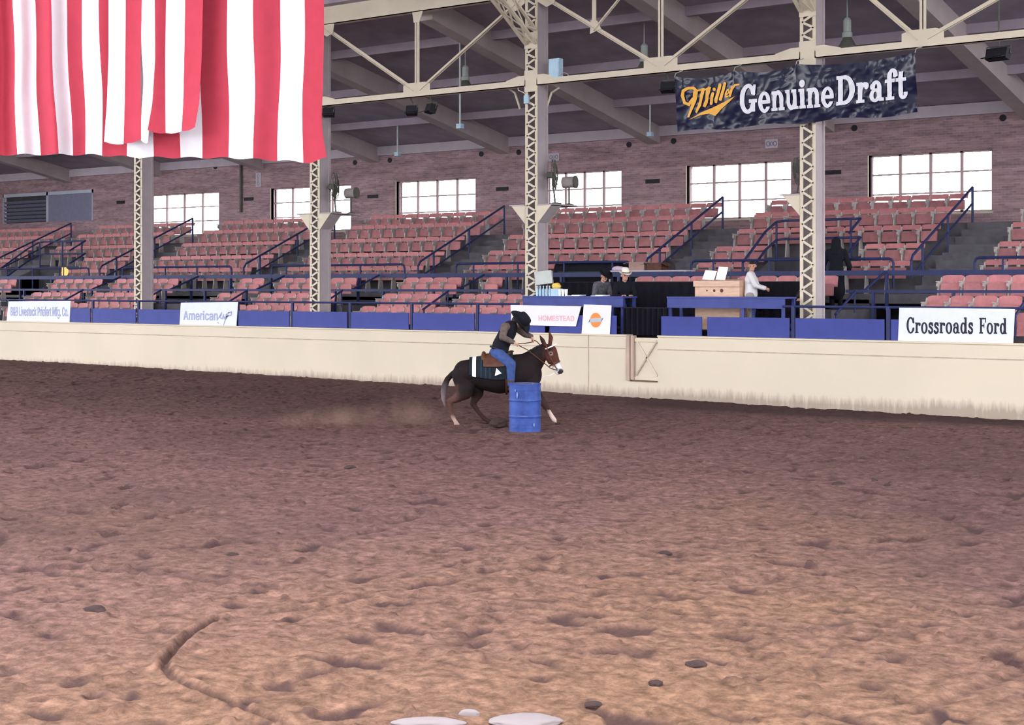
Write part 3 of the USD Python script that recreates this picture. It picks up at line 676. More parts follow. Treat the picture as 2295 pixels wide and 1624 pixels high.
# ================================================================== LETTERING
def ell(cx, cy, rx, ry): return affinity.scale(Point(cx, cy).buffer(1, 24), rx, ry)
def ring(cx, cy, rx, ry, w, t): return ell(cx, cy, rx, ry).difference(ell(cx, cy, rx - w, ry - t))
def bx(x0, y0, x1, y1): return sbox(x0, y0, x1, y1)
U = unary_union
def glyph(c):
    big = bx(-9, -9, 9, 9)
    up = lambda y: bx(-9, y, 9, 9); dn = lambda y: bx(-9, -9, 9, y)
    if c == 'G': return U([ring(.42, .5, .42, .53, .21, .12).difference(bx(.5, .40, 1, .66)), bx(.48, .36, .92, .46), bx(.62, .04, .82, .44), bx(.70, .62, .80, .99)]), .98
    if c == 'C': return U([ring(.42, .5, .42, .53, .20, .10).difference(bx(.5, .33, 1, .66)), bx(.68, .62, .77, .99), bx(.68, .12, .75, .36)]), .86
    if c == 'D': return U([bx(.08, 0, .29, 1), bx(0, 0, .42, .10), bx(0, .90, .42, 1), ring(.38, .5, .50, .5, .23, .11).intersection(bx(.36, -9, 9, 9))]), .96
    if c == 'F': return U([bx(.08, 0, .27, 1), bx(0, 0, .38, .09), bx(0, .91, .70, 1), bx(.62, .70, .70, 1), bx(.2, .46, .52, .55), bx(.45, .36, .52, .65)]), .74
    if c == 'e': return U([ring(.33, .33, .33, .37, .19, .10).difference(bx(.36, .15, .9, .30)), bx(.08, .29, .64, .39)]), .72
    if c == 'o': return ring(.33, .33, .33, .37, .18, .10), .71
    if c == 'n': return U([bx(.07, 0, .26, .68), bx(0, 0, .33, .08), bx(0, .60, .2, .68), ring(.38, .38, .29, .32, .19, .13).intersection(up(.36)), bx(.48, 0, .67, .40), bx(.41, 0, .74, .08)]), .78
    if c == 'u': return U([bx(.07, .26, .26, .68), bx(0, .60, .2, .68), ring(.36, .29, .29, .31, .19, .13).intersection(dn(.31)), bx(.47, 0, .66, .68), bx(.40, .60, .6, .68), bx(.5, 0, .74, .08)]), .78
    if c == 'i': return U([bx(.07, 0, .27, .68), bx(0, 0, .34, .08), bx(0, .60, .2, .68), Point(.17, .88).buffer(.125)]), .40
    if c == 'r': return U([bx(.07, 0, .26, .68), bx(0, 0, .36, .08), bx(0, .60, .2, .68), ring(.38, .42, .24, .26, .13, .12).intersection(up(.46)).intersection(bx(.14, 0, .5, 9)), Point(.47, .56).buffer(.105)]), .60
    if c == 'a': return U([ring(.27, .20, .27, .22, .17, .08), bx(.38, .02, .57, .46), ring(.31, .44, .26, .25, .18, .09).intersection(up(.43)), Point(.12, .50).buffer(.09), bx(.48, 0, .68, .08)]), .72
    if c == 'f': return U([bx(.13, 0, .32, .80), bx(.04, 0, .44, .08), bx(.02, .59, .48, .68), ring(.37, .79, .24, .25, .19, .10).intersection(up(.78)), Point(.50, .84).buffer(.095)]), .52
    if c == 't': return U([bx(.13, .16, .32, .90), bx(0, .59, .50, .68), ring(.34, .18, .21, .20, .17, .09).intersection(dn(.19))]), .54
    if c == 'd': return U([ring(.29, .33, .29, .36, .18, .10), bx(.43, 0, .62, 1), bx(.36, .92, .5, 1), bx(.5, 0, .70, .08)]), .74
    if c == 's': return U([LineString([(.42, .52), (.34, .62), (.2, .63), (.11, .54), (.14, .43), (.3, .34), (.42, .24), (.42, .12), (.3, .03), (.16, .03), (.06, .14)]).buffer(.075), bx(.40, .44, .47, .68), bx(.02, 0, .09, .22)]), .55
    return Polygon(), .34
def word(text, gap=.03):
    out, x = [], 0
    for c in text:
        g, adv = glyph(c)
        if not g.is_empty: out.append(affinity.translate(g, x, 0))
        x += adv + gap
    return U(out), x - gap
def inter(text, bold=False):
    m = meshkit.text_mesh(text, 1.0, .01, bold); v = m.vertices.copy(); v[:, 0] -= v[:, 0].min(); return v, m.faces, v[:, 0].max()
def flat_text(name, text, p0, p1, cap, Y, look, parent, bold=False, serif=False, shear=0):
    """Letters on the plane y = Y between the two pixels of the baseline, cap pixels tall."""
    a, c = at(*p0, Y), at(*p1, Y); h = a[2] - at(p0[0], p0[1] + cap, Y)[2]
    if serif:
        g, w = word(text); b = MB(); b.prism(g, (0, 0, 0), (1, 0, 0), (0, 1, 0), .01); v, f = b.get()
    else: v, f, w = inter(text, bold)
    k = v[:, 0] / w + shear * v[:, 1] * h / (c[0] - a[0])
    V = np.c_[a[0] + (c[0] - a[0]) * k, Y - v[:, 2] * .6, a[2] + (c[2] - a[2]) * k + v[:, 1] * h]
    return obj(name, (V, f), look, parent)
def sign(label, q, Y, cat='sign', look='sign_white', th=.015, name='sponsor_sign'):
    P = [at(x, y, Y) for x, y in q]
    t = thing(name, label, cat, (P[0] + P[1] + P[2] + P[3]) / 4 * [1, 1, 0] + [0, 0, min(p[2] for p in P)])
    obj('board', MB().prism([(p[0], p[2]) for p in P], (0, Y, 0), (1, 0, 0), (0, 0, 1), -th if False else th), look, t)
    return t
YS = YW + .098
t = sign('white sign with small blue lettering at the far left of the arena wall', [(20, 675), (159, 674), (156, 727), (15, 724)], YS)
flat_text('lettering', 'B&B Livestock Priefert Mfg. Co.', (24, 707), (153, 708), 19, YS - .016, 'ink_grey', t, bold=True)
t = sign('white sign reading American in grey blue letters, left of the mule', [(406, 678), (534, 676), (530, 735), (403, 732)], YS)
flat_text('lettering', 'American', (411, 716), (488, 717), 19, YS - .016, 'ink_grey', t, bold=True)
b = MB()
for pts in ([(489, 716), (494, 706), (498, 700)], [(489, 722), (491, 724)], [(497, 704), (494, 711), (499, 714), (502, 704), (503, 714), (507, 708), (509, 703), (508, 713), (513, 706)], [(513, 700), (506, 716), (502, 728)], [(513, 701), (520, 698), (519, 706), (509, 709)]):
    b.prism(LineString([(at(x, y, YS)[0], at(x, y, YS)[2]) for x, y in pts]).buffer(.014), (0, YS - .02, 0), (1, 0, 0), (0, 0, 1), .004)
obj('script_lettering', b, 'ink_grey', t)
t = sign('white paper banner with pale red lettering hung on the announcer table', [(1145, 683), (1303, 686), (1291, 731), (1147, 728)], YS - .02, look='banner_white')
flat_text('lettering', 'HOMESTEAD', (1207, 718), (1287, 719), 11, YS - .037, 'ink_red', t, bold=True)
t = sign('white square sign with an orange round logo crossed by a silver band', [(1309, 682), (1371, 684), (1367, 750), (1304, 749)], YS - .02, look='banner_white')
P = lambda x, y: at(x, y, YS); b = MB()
c = P(1337, 717); s_ = 86.
b.prism(ell(0, 0, 14 / s_, 15.5 / s_), c + [0, -.036, 0], (1, 0, 0), (0, 0, 1), .004); obj('logo_disc', b, 'ink_orange', t)
obj('logo_band', MB().prism(Polygon([(-18 / s_, -5 / s_), (-14 / s_, 3 / s_), (0, 4.5 / s_), (19 / s_, 5 / s_), (14 / s_, -3.5 / s_), (0, -4.5 / s_)]), c + [0, -.042, 0], (1, 0, 0), (0, 0, 1), .004), 'silver_blue', t)
obj('logo_mark', MB().prism(Polygon([(-18 / s_, -5 / s_), (-13 / s_, 3 / s_), (-15 / s_, -3 / s_)]), c + [0, -.047, 0], (1, 0, 0), (0, 0, 1), .004).prism(Polygon([(19 / s_, 5 / s_), (14 / s_, -3.5 / s_), (16 / s_, 2.5 / s_)]), c + [0, -.047, 0], (1, 0, 0), (0, 0, 1), .004), 'ink_navy', t)
t = sign('large white sign with bold black serif lettering at the right of the wall', [(2016, 689), (2275, 692), (2271, 770), (2013, 766)], YS)
flat_text('lettering', 'Crossroads', (2032, 746), (2182, 747), 35, YS - .016, 'ink_black', t, serif=True)
flat_text('lettering', 'Ford', (2195, 747), (2257, 748), 35, YS - .016, 'ink_black', t, serif=True)

# ------------------------------------------------------------------ the black banner on the truss
YB = 31.44
TL, TR, BR, BL_ = at(1517, 172, YB), at(2055, 117, YB), at(2057, 254, YB + .2), at(1520, 296, YB + .2)
BR[1] = BL_[1] = YB
ties = [0, .265, .53, 1.0]
def wrinkle(u, v):                                  # depth of the vinyl at u along, v down
    p = np.stack([u * 9, v * 2.2, 0 * u], -1)
    d = .07 * (meshkit.fbm(p, 3, 71) - .5)
    r = np.abs(meshkit.noise(np.stack([u * 26 + 3 * v, v * 3 - u * 5, 0 * u], -1), 73) - .5); d = d + .06 * (r - .25) * np.clip(v * 2 + .2, 0, 1)
    r = np.abs(meshkit.noise(np.stack([u * 40, v * 11 + 8 * u, 0 * u], -1), 79) - .5); d = d + .024 * (r - .25)
    d = d + .20 * v
    for k in ties: d = d - .12 * np.exp(-(np.abs(u - k) / (.012 + .05 * v)) ** 1.5) * np.exp(-v * 1.6)
    return d
def bpos(u, v, off=0.):
    top = TL + u[..., None] * (TR - TL); bot = BL_ + u[..., None] * (BR - BL_)
    sag = np.zeros_like(u)
    for a, c in zip(ties[:-1], ties[1:]): m = (u >= a) & (u <= c); sag[m] = .10 * np.sin((u[m] - a) / (c - a) * np.pi)
    p = top * (1 - v[..., None]) + bot * v[..., None]
    p[..., 2] -= sag * (1 - v) - .03 * np.sin(u * 20) * v
    p[..., 1] += wrinkle(u, v) - off
    return p
nu, nv = 220, 56
u, v = np.meshgrid(np.linspace(0, 1, nu), np.linspace(0, 1, nv), indexing='ij')
i = (np.arange(nu - 1)[:, None] * nv + np.arange(nv - 1)[None]).ravel()
Q = np.c_[i, i + 1, i + nv + 1, i + nv]
t = thing('vinyl_banner', 'glossy black vinyl banner with yellow and white lettering tied below the truss', 'banner', bpos(np.array([.5]), np.array([1.]))[0])
tz = MB()
for k_ in ties:
    p0_ = bpos(np.array([k_]), np.array([0.02]))[0]; tz.tube([p0_, p0_ + [0, .06, .10], [p0_[0], 31.75, 7.95]], .012, 5)
obj('tie', tz, 'seat_steel', t)
obj('vinyl_sheet', (bpos(u, v).reshape(-1, 3), Q), 'banner_black', t, smooth=True)
def on_banner(name, shapes, look, off=.03):
    """shapes in pixels of the photograph; laid on the banner's wrinkled surface."""
    V, Fc, n = [], [], 0
    for g in shapes:
        for p in getattr(g, 'geoms', [g]):
            if p.is_empty: continue
            vv, ff = triangulate_polygon(p.simplify(.15), engine='earcut')
            vv, ff = trimesh.remesh.subdivide_to_size(np.c_[vv, np.zeros(len(vv))], ff, 2.5)
            V.append(vv[:, :2]); Fc.append(ff + n); n += len(vv)
    V = np.vstack(V); W = np.array([at(x, y, YB) for x, y in V])
    for _ in range(3):
        uu = (W[:, 0] - TL[0]) / (TR[0] - TL[0])
        zt = TL[2] + uu * (TR[2] - TL[2]); zb = BL_[2] + uu * (BR[2] - BL_[2]); vv = (zt - W[:, 2]) / (zt - zb)
        if _ < 2: W = np.array([at(x, y, YB + .2 * q) for (x, y), q in zip(V, vv)])
    W[:, 1] = YB + wrinkle(uu, vv) - off
    F_ = np.vstack(Fc)
    nrm = np.cross(W[F_[:, 1]] - W[F_[:, 0]], W[F_[:, 2]] - W[F_[:, 0]])[:, 1]
    F_[nrm > 0] = F_[nrm > 0][:, ::-1]
    return obj(name, (W, F_), look, t, smooth=True)
def lay(text, p0, p1, cap0, cap1):
    g, w = word(text); g = g.buffer(.016)
    def f(x, y, z=None):
        k = np.asarray(x) / w; cap = cap0 + (cap1 - cap0) * k
        return p0[0] + (p1[0] - p0[0]) * k, p0[1] + (p1[1] - p0[1]) * k - cap * np.asarray(y)
    from shapely.ops import transform
    return transform(f, g.segmentize(.05))
on_banner('white_lettering', [lay('Genuine', (1662, 254), (1871, 237), 62, 62), lay('Draft', (1876, 236), (2035, 219), 64, 66)], 'banner_white')
zz = lambda pts: [(1490 + x * .26144, 100 + y * .26144) for x, y in pts]
st = lambda pts, w: LineString(zz(pts)).buffer(w * .26144 / 2, cap_style=1)
yl = [st([(245, 465), (215, 515), (180, 500), (160, 440), (168, 398), (205, 375), (250, 372), (278, 395), (275, 440), (258, 500)], 24), Polygon(zz([(252, 400), (290, 385), (262, 520), (222, 625), (205, 625), (235, 510)])),
      Polygon(zz([(318, 392), (300, 410), (330, 372), (352, 375), (318, 520), (282, 590), (268, 580), (296, 500)])), Polygon(zz([(360, 385), (380, 358), (402, 365), (372, 500), (350, 540), (330, 530), (352, 470)])),
      st([(290, 395), (330, 380)], 14), st([(345, 390), (385, 372)], 14), st([(418, 420), (402, 505)], 26), Point(zz([(428, 384)])[0]).buffer(3.8), st([(478, 345), (446, 490)], 27), st([(520, 335), (486, 470)], 27),
      st([(535, 430), (562, 412), (560, 390), (545, 388), (528, 420), (530, 450), (552, 445)], 15), st([(592, 372), (572, 440)], 24), st([(596, 385), (620, 352), (648, 345)], 17),
      Polygon(zz([(215, 648), (330, 575), (460, 520), (618, 445), (560, 500), (490, 555), (440, 612), (385, 592), (310, 606)]))]
on_banner('yellow_lettering', [U(yl)], 'gold')

# ================================================================== FLAG
S_FLAG = 25.0
fl = thing('hanging_flag', 'huge red and white striped flag hanging folded over the arena at upper left', 'flag', ats(360, 355, S_FLAG))
def fpt(px, py, d): return ats(px, py, S_FLAG + d) 
edges_b = [730, 680, 623, 568, 511, 452, 404, 346, 286, 229, 190, 162, 130, 91, 40, -12, -60]
edges_t = [725, 682, 628, 568, 510, 452, 400, 345, 285, 222, 184, 150, 114, 78, 27, -20, -70]
def bottom_y(x): return np.interp(x, [-60, 0, 90, 220, 300, 400, 520, 600, 700, 735], [346, 347, 346, 347, 352, 353, 354, 358, 364, 352]) + 2.2 * np.sin(x * .085)
NV = 40; vv = np.linspace(0, 1, NV)
def fold_d(x, v): return .10 * np.sin(x * .030 + 1.2) + .05 * np.sin(x * .071 + 2 * v) + (.16 * np.sin(x * .085 + .6) * np.clip((230 - x) / 80, 0, 1)) + .04 * np.sin(5 * v + x * .01)
YT = -420
for k in range(16):
    n = 9; V = []
    for a in np.linspace(0, 1, n):
        xb = edges_b[k] + a * (edges_b[k + 1] - edges_b[k]); xt = edges_t[k] + a * (edges_t[k + 1] - edges_t[k])
        yb = bottom_y(xb)
        for v_ in vv:
            y = YT + (yb - YT) * v_; w_ = np.clip(y / 350, 0, 1)
            x = xt + (xb - xt) * w_ + 4 * np.sin(y * .014 + xb * .02) * np.clip(1 - abs(y - 200) / 260, 0, 1)
            if k == 0 and a == 0: x += 8 * np.clip((y - 300) / 60, 0, 1) - 6 * np.clip((y - 200) / 60, 0, 1)
            V.append(fpt(x, y, fold_d(xb, v_)))
    i = (np.arange(n - 1)[:, None] * NV + np.arange(NV - 1)[None]).ravel()
    obj('stripe', (np.array(V), np.c_[i, i + NV, i + NV + 1, i + 1]), 'red_cloth' if k % 2 == 0 else 'white_cloth', fl, smooth=True)
# the flap folded over in front, two tongues
et = [455, 415, 372, 347, 318, 282, 243]
em = [452, 413, 370, 348, 315, 281, 243]
eb = [437, 407, 371, 331, 316, 277, 233]
yb_l = [(285, 293), (294, 298), (299, 291), (320, 314), (312, 321), (323, 317)]
for k in range(6):
    n = 9; V = []
    for a in np.linspace(0, 1, n):
        b0, b1 = yb_l[k]; yb = b0 + a * (b1 - b0) + 3 * math.sin(a * math.pi)
        lp_ = lambda e: e[k] + a * (e[k + 1] - e[k])
        for v_ in vv:
            y = YT + (yb - YT) * v_
            x = np.interp(y, [YT, 0, 130, 230, yb], [lp_(et), lp_(et), lp_(em), lp_(em) + (.35 * (lp_(eb) - lp_(em))), lp_(eb)])
            if k == 3: x += 6 * a * np.exp(-((y - 180) / 60) ** 2)
            V.append(fpt(x, y, -.32 + .10 * np.sin(lp_(et) * .05) + .5 * fold_d(lp_(et) + 60, v_) + (-.10 if k < 3 else .0)))
    i = (np.arange(n - 1)[:, None] * NV + np.arange(NV - 1)[None]).ravel()
    obj('fold_stripe', (np.array(V), np.c_[i, i + NV, i + NV + 1, i + 1]), 'red_cloth' if k % 2 == 0 else 'white_cloth', fl, smooth=True)

# ================================================================== ANNOUNCERS' STAND
xa0, xa1, xb0, xb1 = xat(1172, 30.95), xat(1396, 30.95), xat(1495, 30.95), xat(1757, 30.95)
ZT = 2.40; PZ = 1.60
PX0 = -22.15
p_ = thing('announcer_platform', 'dark wooden platform under the announcer tables', 'platform', (-18.7, 32, 1.19))
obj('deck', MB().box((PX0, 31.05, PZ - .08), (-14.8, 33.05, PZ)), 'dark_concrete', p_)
for x in np.linspace(-22.0, -14.95, 6): obj('joist', MB().box((x - .05, 31.05, 1.19), (x + .05, 33.05, PZ - .08)), 'dark_concrete', p_)
obj('skirt', MB().box((PX0, 31.02, 1.19), (-14.8, 31.05, PZ)), 'black_cloth', p_)
for nm, x0, x1, lab in (('left', xa0, xa1, 'blue announcer table with the grey monitor, left of the gate'), ('right', xb0, xb1, 'blue announcer table with the tan wooden box, right of the gate')):
    t = thing('announcer_table', lab, 'table', ((x0 + x1) / 2, 31.3, PZ))
    obj('tabletop', MB().box((x0, 30.93, ZT - .04), (x1, 31.62, ZT)), 'blue_table', t)
    obj('apron', MB().box((x0, 30.95, ZT - .27), (x1, 30.99, ZT - .04)), 'blue_table', t)
    for x in (x0 + .05, (x0 * .35 + x1 * .65) if nm == 'right' else x1 - .35, x1 - .05):
        for y in (30.97 + .05, 31.56): obj('leg', MB().box((x - .035, y - .03, PZ if y > 31.05 else 1.19), (x + .035, y + .03, ZT - .04)), 'blue_table', t)
t = thing('black_drape', 'dark sheet added for the black opening between the two blue tables', 'drape', ((XG0 + XG1) / 2, 31.2, 1.44))  # added sheet, stands in for the dark opening between the tables
b = MB(); n = 40; xs = np.linspace(XG0 + .05, XG1 - .02, n); ys = 30.86 + .05 * np.sin(np.arange(n) * 1.3)
V = np.array([(x, y + dy, z) for x, y in zip(xs, ys) for dy in (0, .02) for z in (1.46, 2.12)])
Fq = []
for j in range(n - 1): o = 4 * j; Fq += [[o, o + 4, o + 5, o + 1], [o + 6, o + 2, o + 3, o + 7], [o + 1, o + 5, o + 7, o + 3]]
b.add(V, Fq); obj('cloth', b, 'black_cloth', t); obj('rod', MB().tube([(XG0, 30.87, 2.12), (XG1, 30.87, 2.12)], .02), 'black', t)
t = thing('back_drape', 'dark sheet added for the shade behind the announcers, before the third seat row', 'drape', (-18.7, 33.1, 1.6))  # added sheet, stands in for the shade over the third row
b = MB(); n = 160; xs = np.linspace(-22.5, -14.9, n); V = np.array([(x, 33.07 + .03 * math.sin(k * 1.1), z) for k, x in enumerate(xs) for z in (PZ, 2.74)])
b.add(V, [[2 * j, 2 * j + 2, 2 * j + 3, 2 * j + 1] for j in range(n - 1)]); obj('cloth', b, 'black_cloth', t, smooth=True)
obj('rod', MB().tube([(-22.5, 33.1, 2.75), (-14.9, 33.1, 2.75)], .02), 'black', t)
# monitor
q = at(1216, 662, 31.3); q[2] = ZT
t = thing('computer_monitor', 'bulky grey tube monitor tilted on a dark stand on the left table', 'monitor', q)
R = trimesh.transformations.rotation_matrix(-.13, [0, 1, 0]) @ trimesh.transformations.rotation_matrix(.5, [0, 0, 1])
def placed(m, M, o): v, f = m.get() if isinstance(m, MB) else m; return v @ M[:3, :3].T + o, f
obj('case', placed(MB().prism([(-.22, -.17), (.22, -.17), (.22, .17), (-.22, .17)], (0, -.10, 0), (1, 0, 0), (0, 0, 1), .12).add(*trimesh_taper(.42, .32, .26, .20, .26)) if 'trimesh_taper' in globals() else MB().prism([(-.22, -.17), (.22, -.17), (.22, .17), (-.22, .17)], (0, -.02, 0), (1, 0, 0), (0, 0, 1), .34), R, q + [0, .1, .45]), 'plastic_grey', t)
obj('stand', MB().box(q + [-.16, -.12, 0], q + [.16, .14, .04]).bar(q + [0, .02, .03], q + [.02, .05, .30], .12, .12), 'black', t)
def bottle(px, look, cap, lab, h=.26, name='bottle', cat='bottle'):
    o = at(px, 662, 31.15); o[2] = ZT
    t = thing(name, lab, cat, o)
    obj('body', MB().lathe([(0, 0), (.034, 0), (.036, .02), (.036, h * .62), (.014, h * .8), (.014, h * .92), (0, h * .92)], o, k=12), look, t)
    obj('cap', MB().lathe([(0, h * .9), (.017, h * .9), (.017, h), (0, h)], o, k=10), cap, t)
for i, px in enumerate((1204, 1211, 1218, 1225, 1232)): bottle(px, 'pale_blue', 'banner_white', f'pale blue water bottle on the left table, {["first", "second", "third", "fourth", "fifth"][i]} from the left')
o = at(1247, 662, 31.2); o[2] = ZT
t = thing('snack_bag', 'crumpled yellow bag among the cups on the left table', 'bag', o); m = trimesh.creation.icosphere(3, 1.0); vv_ = m.vertices * [.13, .09, .09] * (1 + .25 * (meshkit.noise(m.vertices * 3, 5)[:, None] - .5)) + o + [0, 0, .25]
obj('bag', (vv_, m.faces), 'yellow', t, smooth=True); obj('box', MB().box(o + [-.12, -.08, 0], o + [.12, .1, .19]), 'pale_blue', t)
for i, px in enumerate((1255, 1262, 1269)):
    o = at(px, 662, 31.1); o[2] = ZT
    t = thing('paper_cup', f'white paper cup on the left table, {["left", "middle", "right"][i]} of three in a row', 'cup', o)
    obj('cup', MB().lathe([(0, 0), (.032, 0), (.045, .17), (.042, .17), (.03, .01), (0, .01)], o, k=14), 'paper', t); obj('rim', MB().lathe([(.043, .168), (.048, .168), (.048, .176), (.043, .176)], o, k=14), 'banner_white', t)
for i, (px, lab) in enumerate(((1290, 'loose white papers on the left table beside the cups'), (1343, 'white sheet of paper in front of the person in the dark hat'))):
    o = at(px, 662, 31.2); o[2] = ZT + .002
    obj('paper_sheet', MB().box(o + [-.18, -.12, 0], o + [.18, .12, .012]).box(o + [-.05, -.1, .012], o + [.25, .1, .03]), 'paper', label=lab, cat='paper')
# tan wooden box (lectern) and papers
x0, x1 = xat(1556, 31.75), xat(1659, 31.75)
zl = at(1607, 627, 31.75)[2]
t = thing('wooden_lectern', 'tan wooden box lectern with a lipped top behind the right table', 'lectern', ((x0 + x1) / 2, 31.95, PZ))
obj('body', MB().box((x0 + .02, 31.75, PZ), (x1 - .02, 32.25, zl - .14)), 'wood_box', t)
obj('lip', MB().prism([(31.70, zl - .16), (32.28, zl - .16), (32.28, zl + .02), (31.70, zl - .02)], (x0, 0, 0), (0, 1, 0), (0, 0, 1), x1 - x0), 'wood_box', t)
for k in range(3): obj('knot', MB().prism(Point(0, 0).buffer(.02 + .012 * k), (x0 + .35 + .2 * k, 31.749, zl - .26), (1, 0, 0), (0, 0, 1), .003), 'leather', t)
for i, (a, c, lab) in enumerate((((1576, 624), (1602, 606), 'lower white paper standing on the wooden lectern'), ((1606, 624), (1627, 598), 'taller white paper standing on the wooden lectern'))):
    A_, B_ = at(*a, 32.0), at(*c, 32.0); z0 = zl
    obj('paper_sheet', MB().bar(((A_[0] + B_[0]) / 2, 31.95, z0), ((A_[0] + B_[0]) / 2 + .02, 32.08, B_[2]), B_[0] - A_[0], .01, up=(0, 1, 0)), 'paper', label=lab, cat='paper')
# cloth and boxes behind the announcers
o = at(1440, 605, 35.85); 
t = thing('display_table', 'white topped folding table behind the announcers', 'table', (o[0], 35.9, 2.05))
tx0, tx1 = xat(1372, 35.9), xat(1547, 35.9)
obj('tabletop', MB().box((tx0, 35.66, 3.06), (tx1, 36.2, 3.10)), 'ledge', t)
for x in (tx0 + .05, tx1 - .05):
    for y in (35.7, 36.15): obj('leg', MB().box((x - .02, y - .02, 2.05), (x + .02, y + .02, 3.06)), 'seat_steel', t)
def carton(px0, px1, py, lab, look, Y=35.75, flap=True):
    a, c = at(px0, py, Y), at(px1, py, Y)
    t = thing('cardboard_box', lab, 'box', ((a[0] + c[0]) / 2, Y + .2, 3.10))
    obj('body', MB().box((a[0], Y, 3.10), (c[0], Y + .4, a[2])), look, t)
    if flap:
        obj('flap', MB().bar((a[0], Y + .2, a[2]), (a[0] - .18, Y + .2, a[2] - .05), .4, .012, up=(0, 0, 1)), look, t); obj('flap', MB().bar((c[0], Y + .2, a[2]), (c[0] + .16, Y + .2, a[2] - .08), .4, .012, up=(0, 0, 1)), look, t)
    return t
carton(1409, 1443, 587, 'tan cardboard box on the white topped table behind the announcers', 'cardboard')
carton(1449, 1482, 589, 'darker brown open box beside the tan cardboard box', 'leather')
o = at(1386, 606, 35.8); o[2] = 3.10
m = trimesh.creation.icosphere(3, 1.0); vv_ = m.vertices * [.19, .14, .075] * (1 + .3 * (meshkit.noise(m.vertices * 2.5, 9)[:, None] - .5)) + o + [0, 0, .055]
obj('folded_cloth', (vv_, m.faces), 'pink', smooth=True, label='pale pink folded cloth on the table left of the cardboard box', cat='cloth')
t0x, t1x = xat(1236, 36.6), xat(1400, 36.6)
t = thing('black_tarp', 'lumpy black tarpaulin heaped over equipment behind the announcers', 'tarpaulin', ((t0x + t1x) / 2, 36.7, 2.55))
n, m_ = 60, 14; gu, gv = np.meshgrid(np.linspace(0, 1, n), np.linspace(0, 1, m_), indexing='ij')
X_ = t0x + gu * (t1x - t0x); Y_ = 36.44 + gv * .75; Z_ = 2.56 + (.80 + .25 * (meshkit.fbm(np.stack([gu * 7, gv * 2, 0 * gu], -1), 3, 5) - .5)) * np.clip(np.sin(gv * np.pi) * 1.9, 0, 1) * np.clip(np.sin(gu * np.pi) * 6, 0, 1)
i = (np.arange(n - 1)[:, None] * m_ + np.arange(m_ - 1)[None]).ravel()
obj('sheet', (np.stack([X_, Y_, Z_], -1).reshape(-1, 3), np.c_[i, i + m_, i + m_ + 1, i + 1]), 'black_cloth', t, smooth=True)
obj('case', MB().box((t0x + .3, 36.5, 2.55), (t1x - .3, 37.05, 3.1)), 'black', t)

# ================================================================== THINGS HUNG ON STEELWORK
def floodlight(px, py, Y, w, lab, turn=0, top=7.94):
    o = at(px, py, Y); t = thing('floodlight', lab, 'floodlight', o)
    R = trimesh.transformations.rotation_matrix(turn, [0, 0, 1])
    obj('housing', placed(MB().prism([(-.14, -.10), (.06, -.14), (.14, .10), (-.06, .14)], (-w / 2, 0, 0), (0, 1, 0), (0, 0, 1), w), R, o), 'black', t)
    obj('visor', placed(MB().bar((0, -.16, -.06), (0, -.32, -.10), w, .02), R, o), 'black', t)
    obj('yoke', MB().tube([o + [-w / 2 - .02, 0, 0], o + [-w / 2 - .02, .05, .18], o + [w / 2 + .02, .05, .18], o + [w / 2 + .02, 0, 0]], .015).tube([o + [0, .05, .18], (o[0], o[1] + .05 if top > 8 else 31.85, top)], .02), 'fan_dark', t)
floodlight(923, 248, 31.9, .30, 'left black floodlight of the pair under the truss near the flag', .5)
floodlight(966, 244, 31.9, .30, 'right black floodlight of the pair under the truss near the flag', -.4)
floodlight(1497, 196, 31.9, .34, 'black floodlight at the left end of the black banner', .3)
floodlight(2237, 122, 33.0, .5, 'black floodlight under the truss at the upper right', -.2, ROOFZ(33.05))
floodlight(737, 252, 31.9, .32, 'black floodlight beside the flag under the end of the truss', .6)
o = at(1241, 178, 31.75)
t = thing('junction_box', 'pale blue metal box on the truss beside the third column', 'box', o)
obj('body', MB().box((o[0] - .16, 31.75, o[2]), (o[0] + .16, 31.95, at(1241, 131, 31.75)[2])), 'pale_blue', t)
obj('door', MB().box((o[0] - .05, 31.735, o[2] + .04), (o[0] + .14, 31.75, at(1241, 131, 31.75)[2] - .04)), 'pale_blue', t)
obj('cable', MB().tube([o + [.16, .1, .12], o + [.26, .1, .17], o + [.38, .1, .12], o + [.42, .1, -.05]], .012), 'seat_steel', t)
t = thing('junction_box', 'small pale blue switch box on the front of the third column', 'box', at(1180, 232, 31.7)); o = at(1180, 232, 31.7)
obj('body', MB().box(o + [-.07, -.03, 0], o + [.07, .035, .22]), 'pale_blue', t); obj('conduit', MB().tube([o + [-.02, 0, .22], o + [-.1, 0, .3], o + [-.3, .05, .38], o + [-.35, .1, .46]], .013), 'cream_paint', t)
for px, s in ((1168, -1), (1222, 1)):
    o = at(1200, 188, 31.9)
    obj('knee_tube', MB().tube([at(px + s * 32, 196, 32.2), at(px + s * 14, 208, 32.2), at(px + s * 2, 245, 32.2)], .03), 'cream_paint', COLUMN[2])
def bay_lamp(px, py0, py1, Y, lab):
    a, c = at(px, py0, Y), at(px, py1, Y); h = a[2] - c[2]; t = thing('bay_lamp', lab, 'lamp', c)
    obj('ballast', MB().lathe([(0, h), (.06, h), (.10, h * .92), (.10, h * .55), (.13, h * .52), (.13, h * .36), (0, h * .36)], c, k=16), 'lamp_grey', t)
    obj('reflector', MB().lathe([(.08, h * .38), (.12, h * .33), (.24, h * .06), (.25, 0), (.235, 0), (.10, h * .30)], c, k=20), 'fan_dark', t)
    obj('lens', MB().lathe([(0, .03), (.22, .03), (.12, -.06), (0, -.08)], c, k=20), 'plastic_grey', t)
    obj('rod', MB().tube([a, (a[0], a[1], ROOFZ(Y))], .018), 'lamp_grey', t)
bay_lamp(1043, 147, 200, 35.6, 'grey high bay lamp hanging under the roof left of the third column')
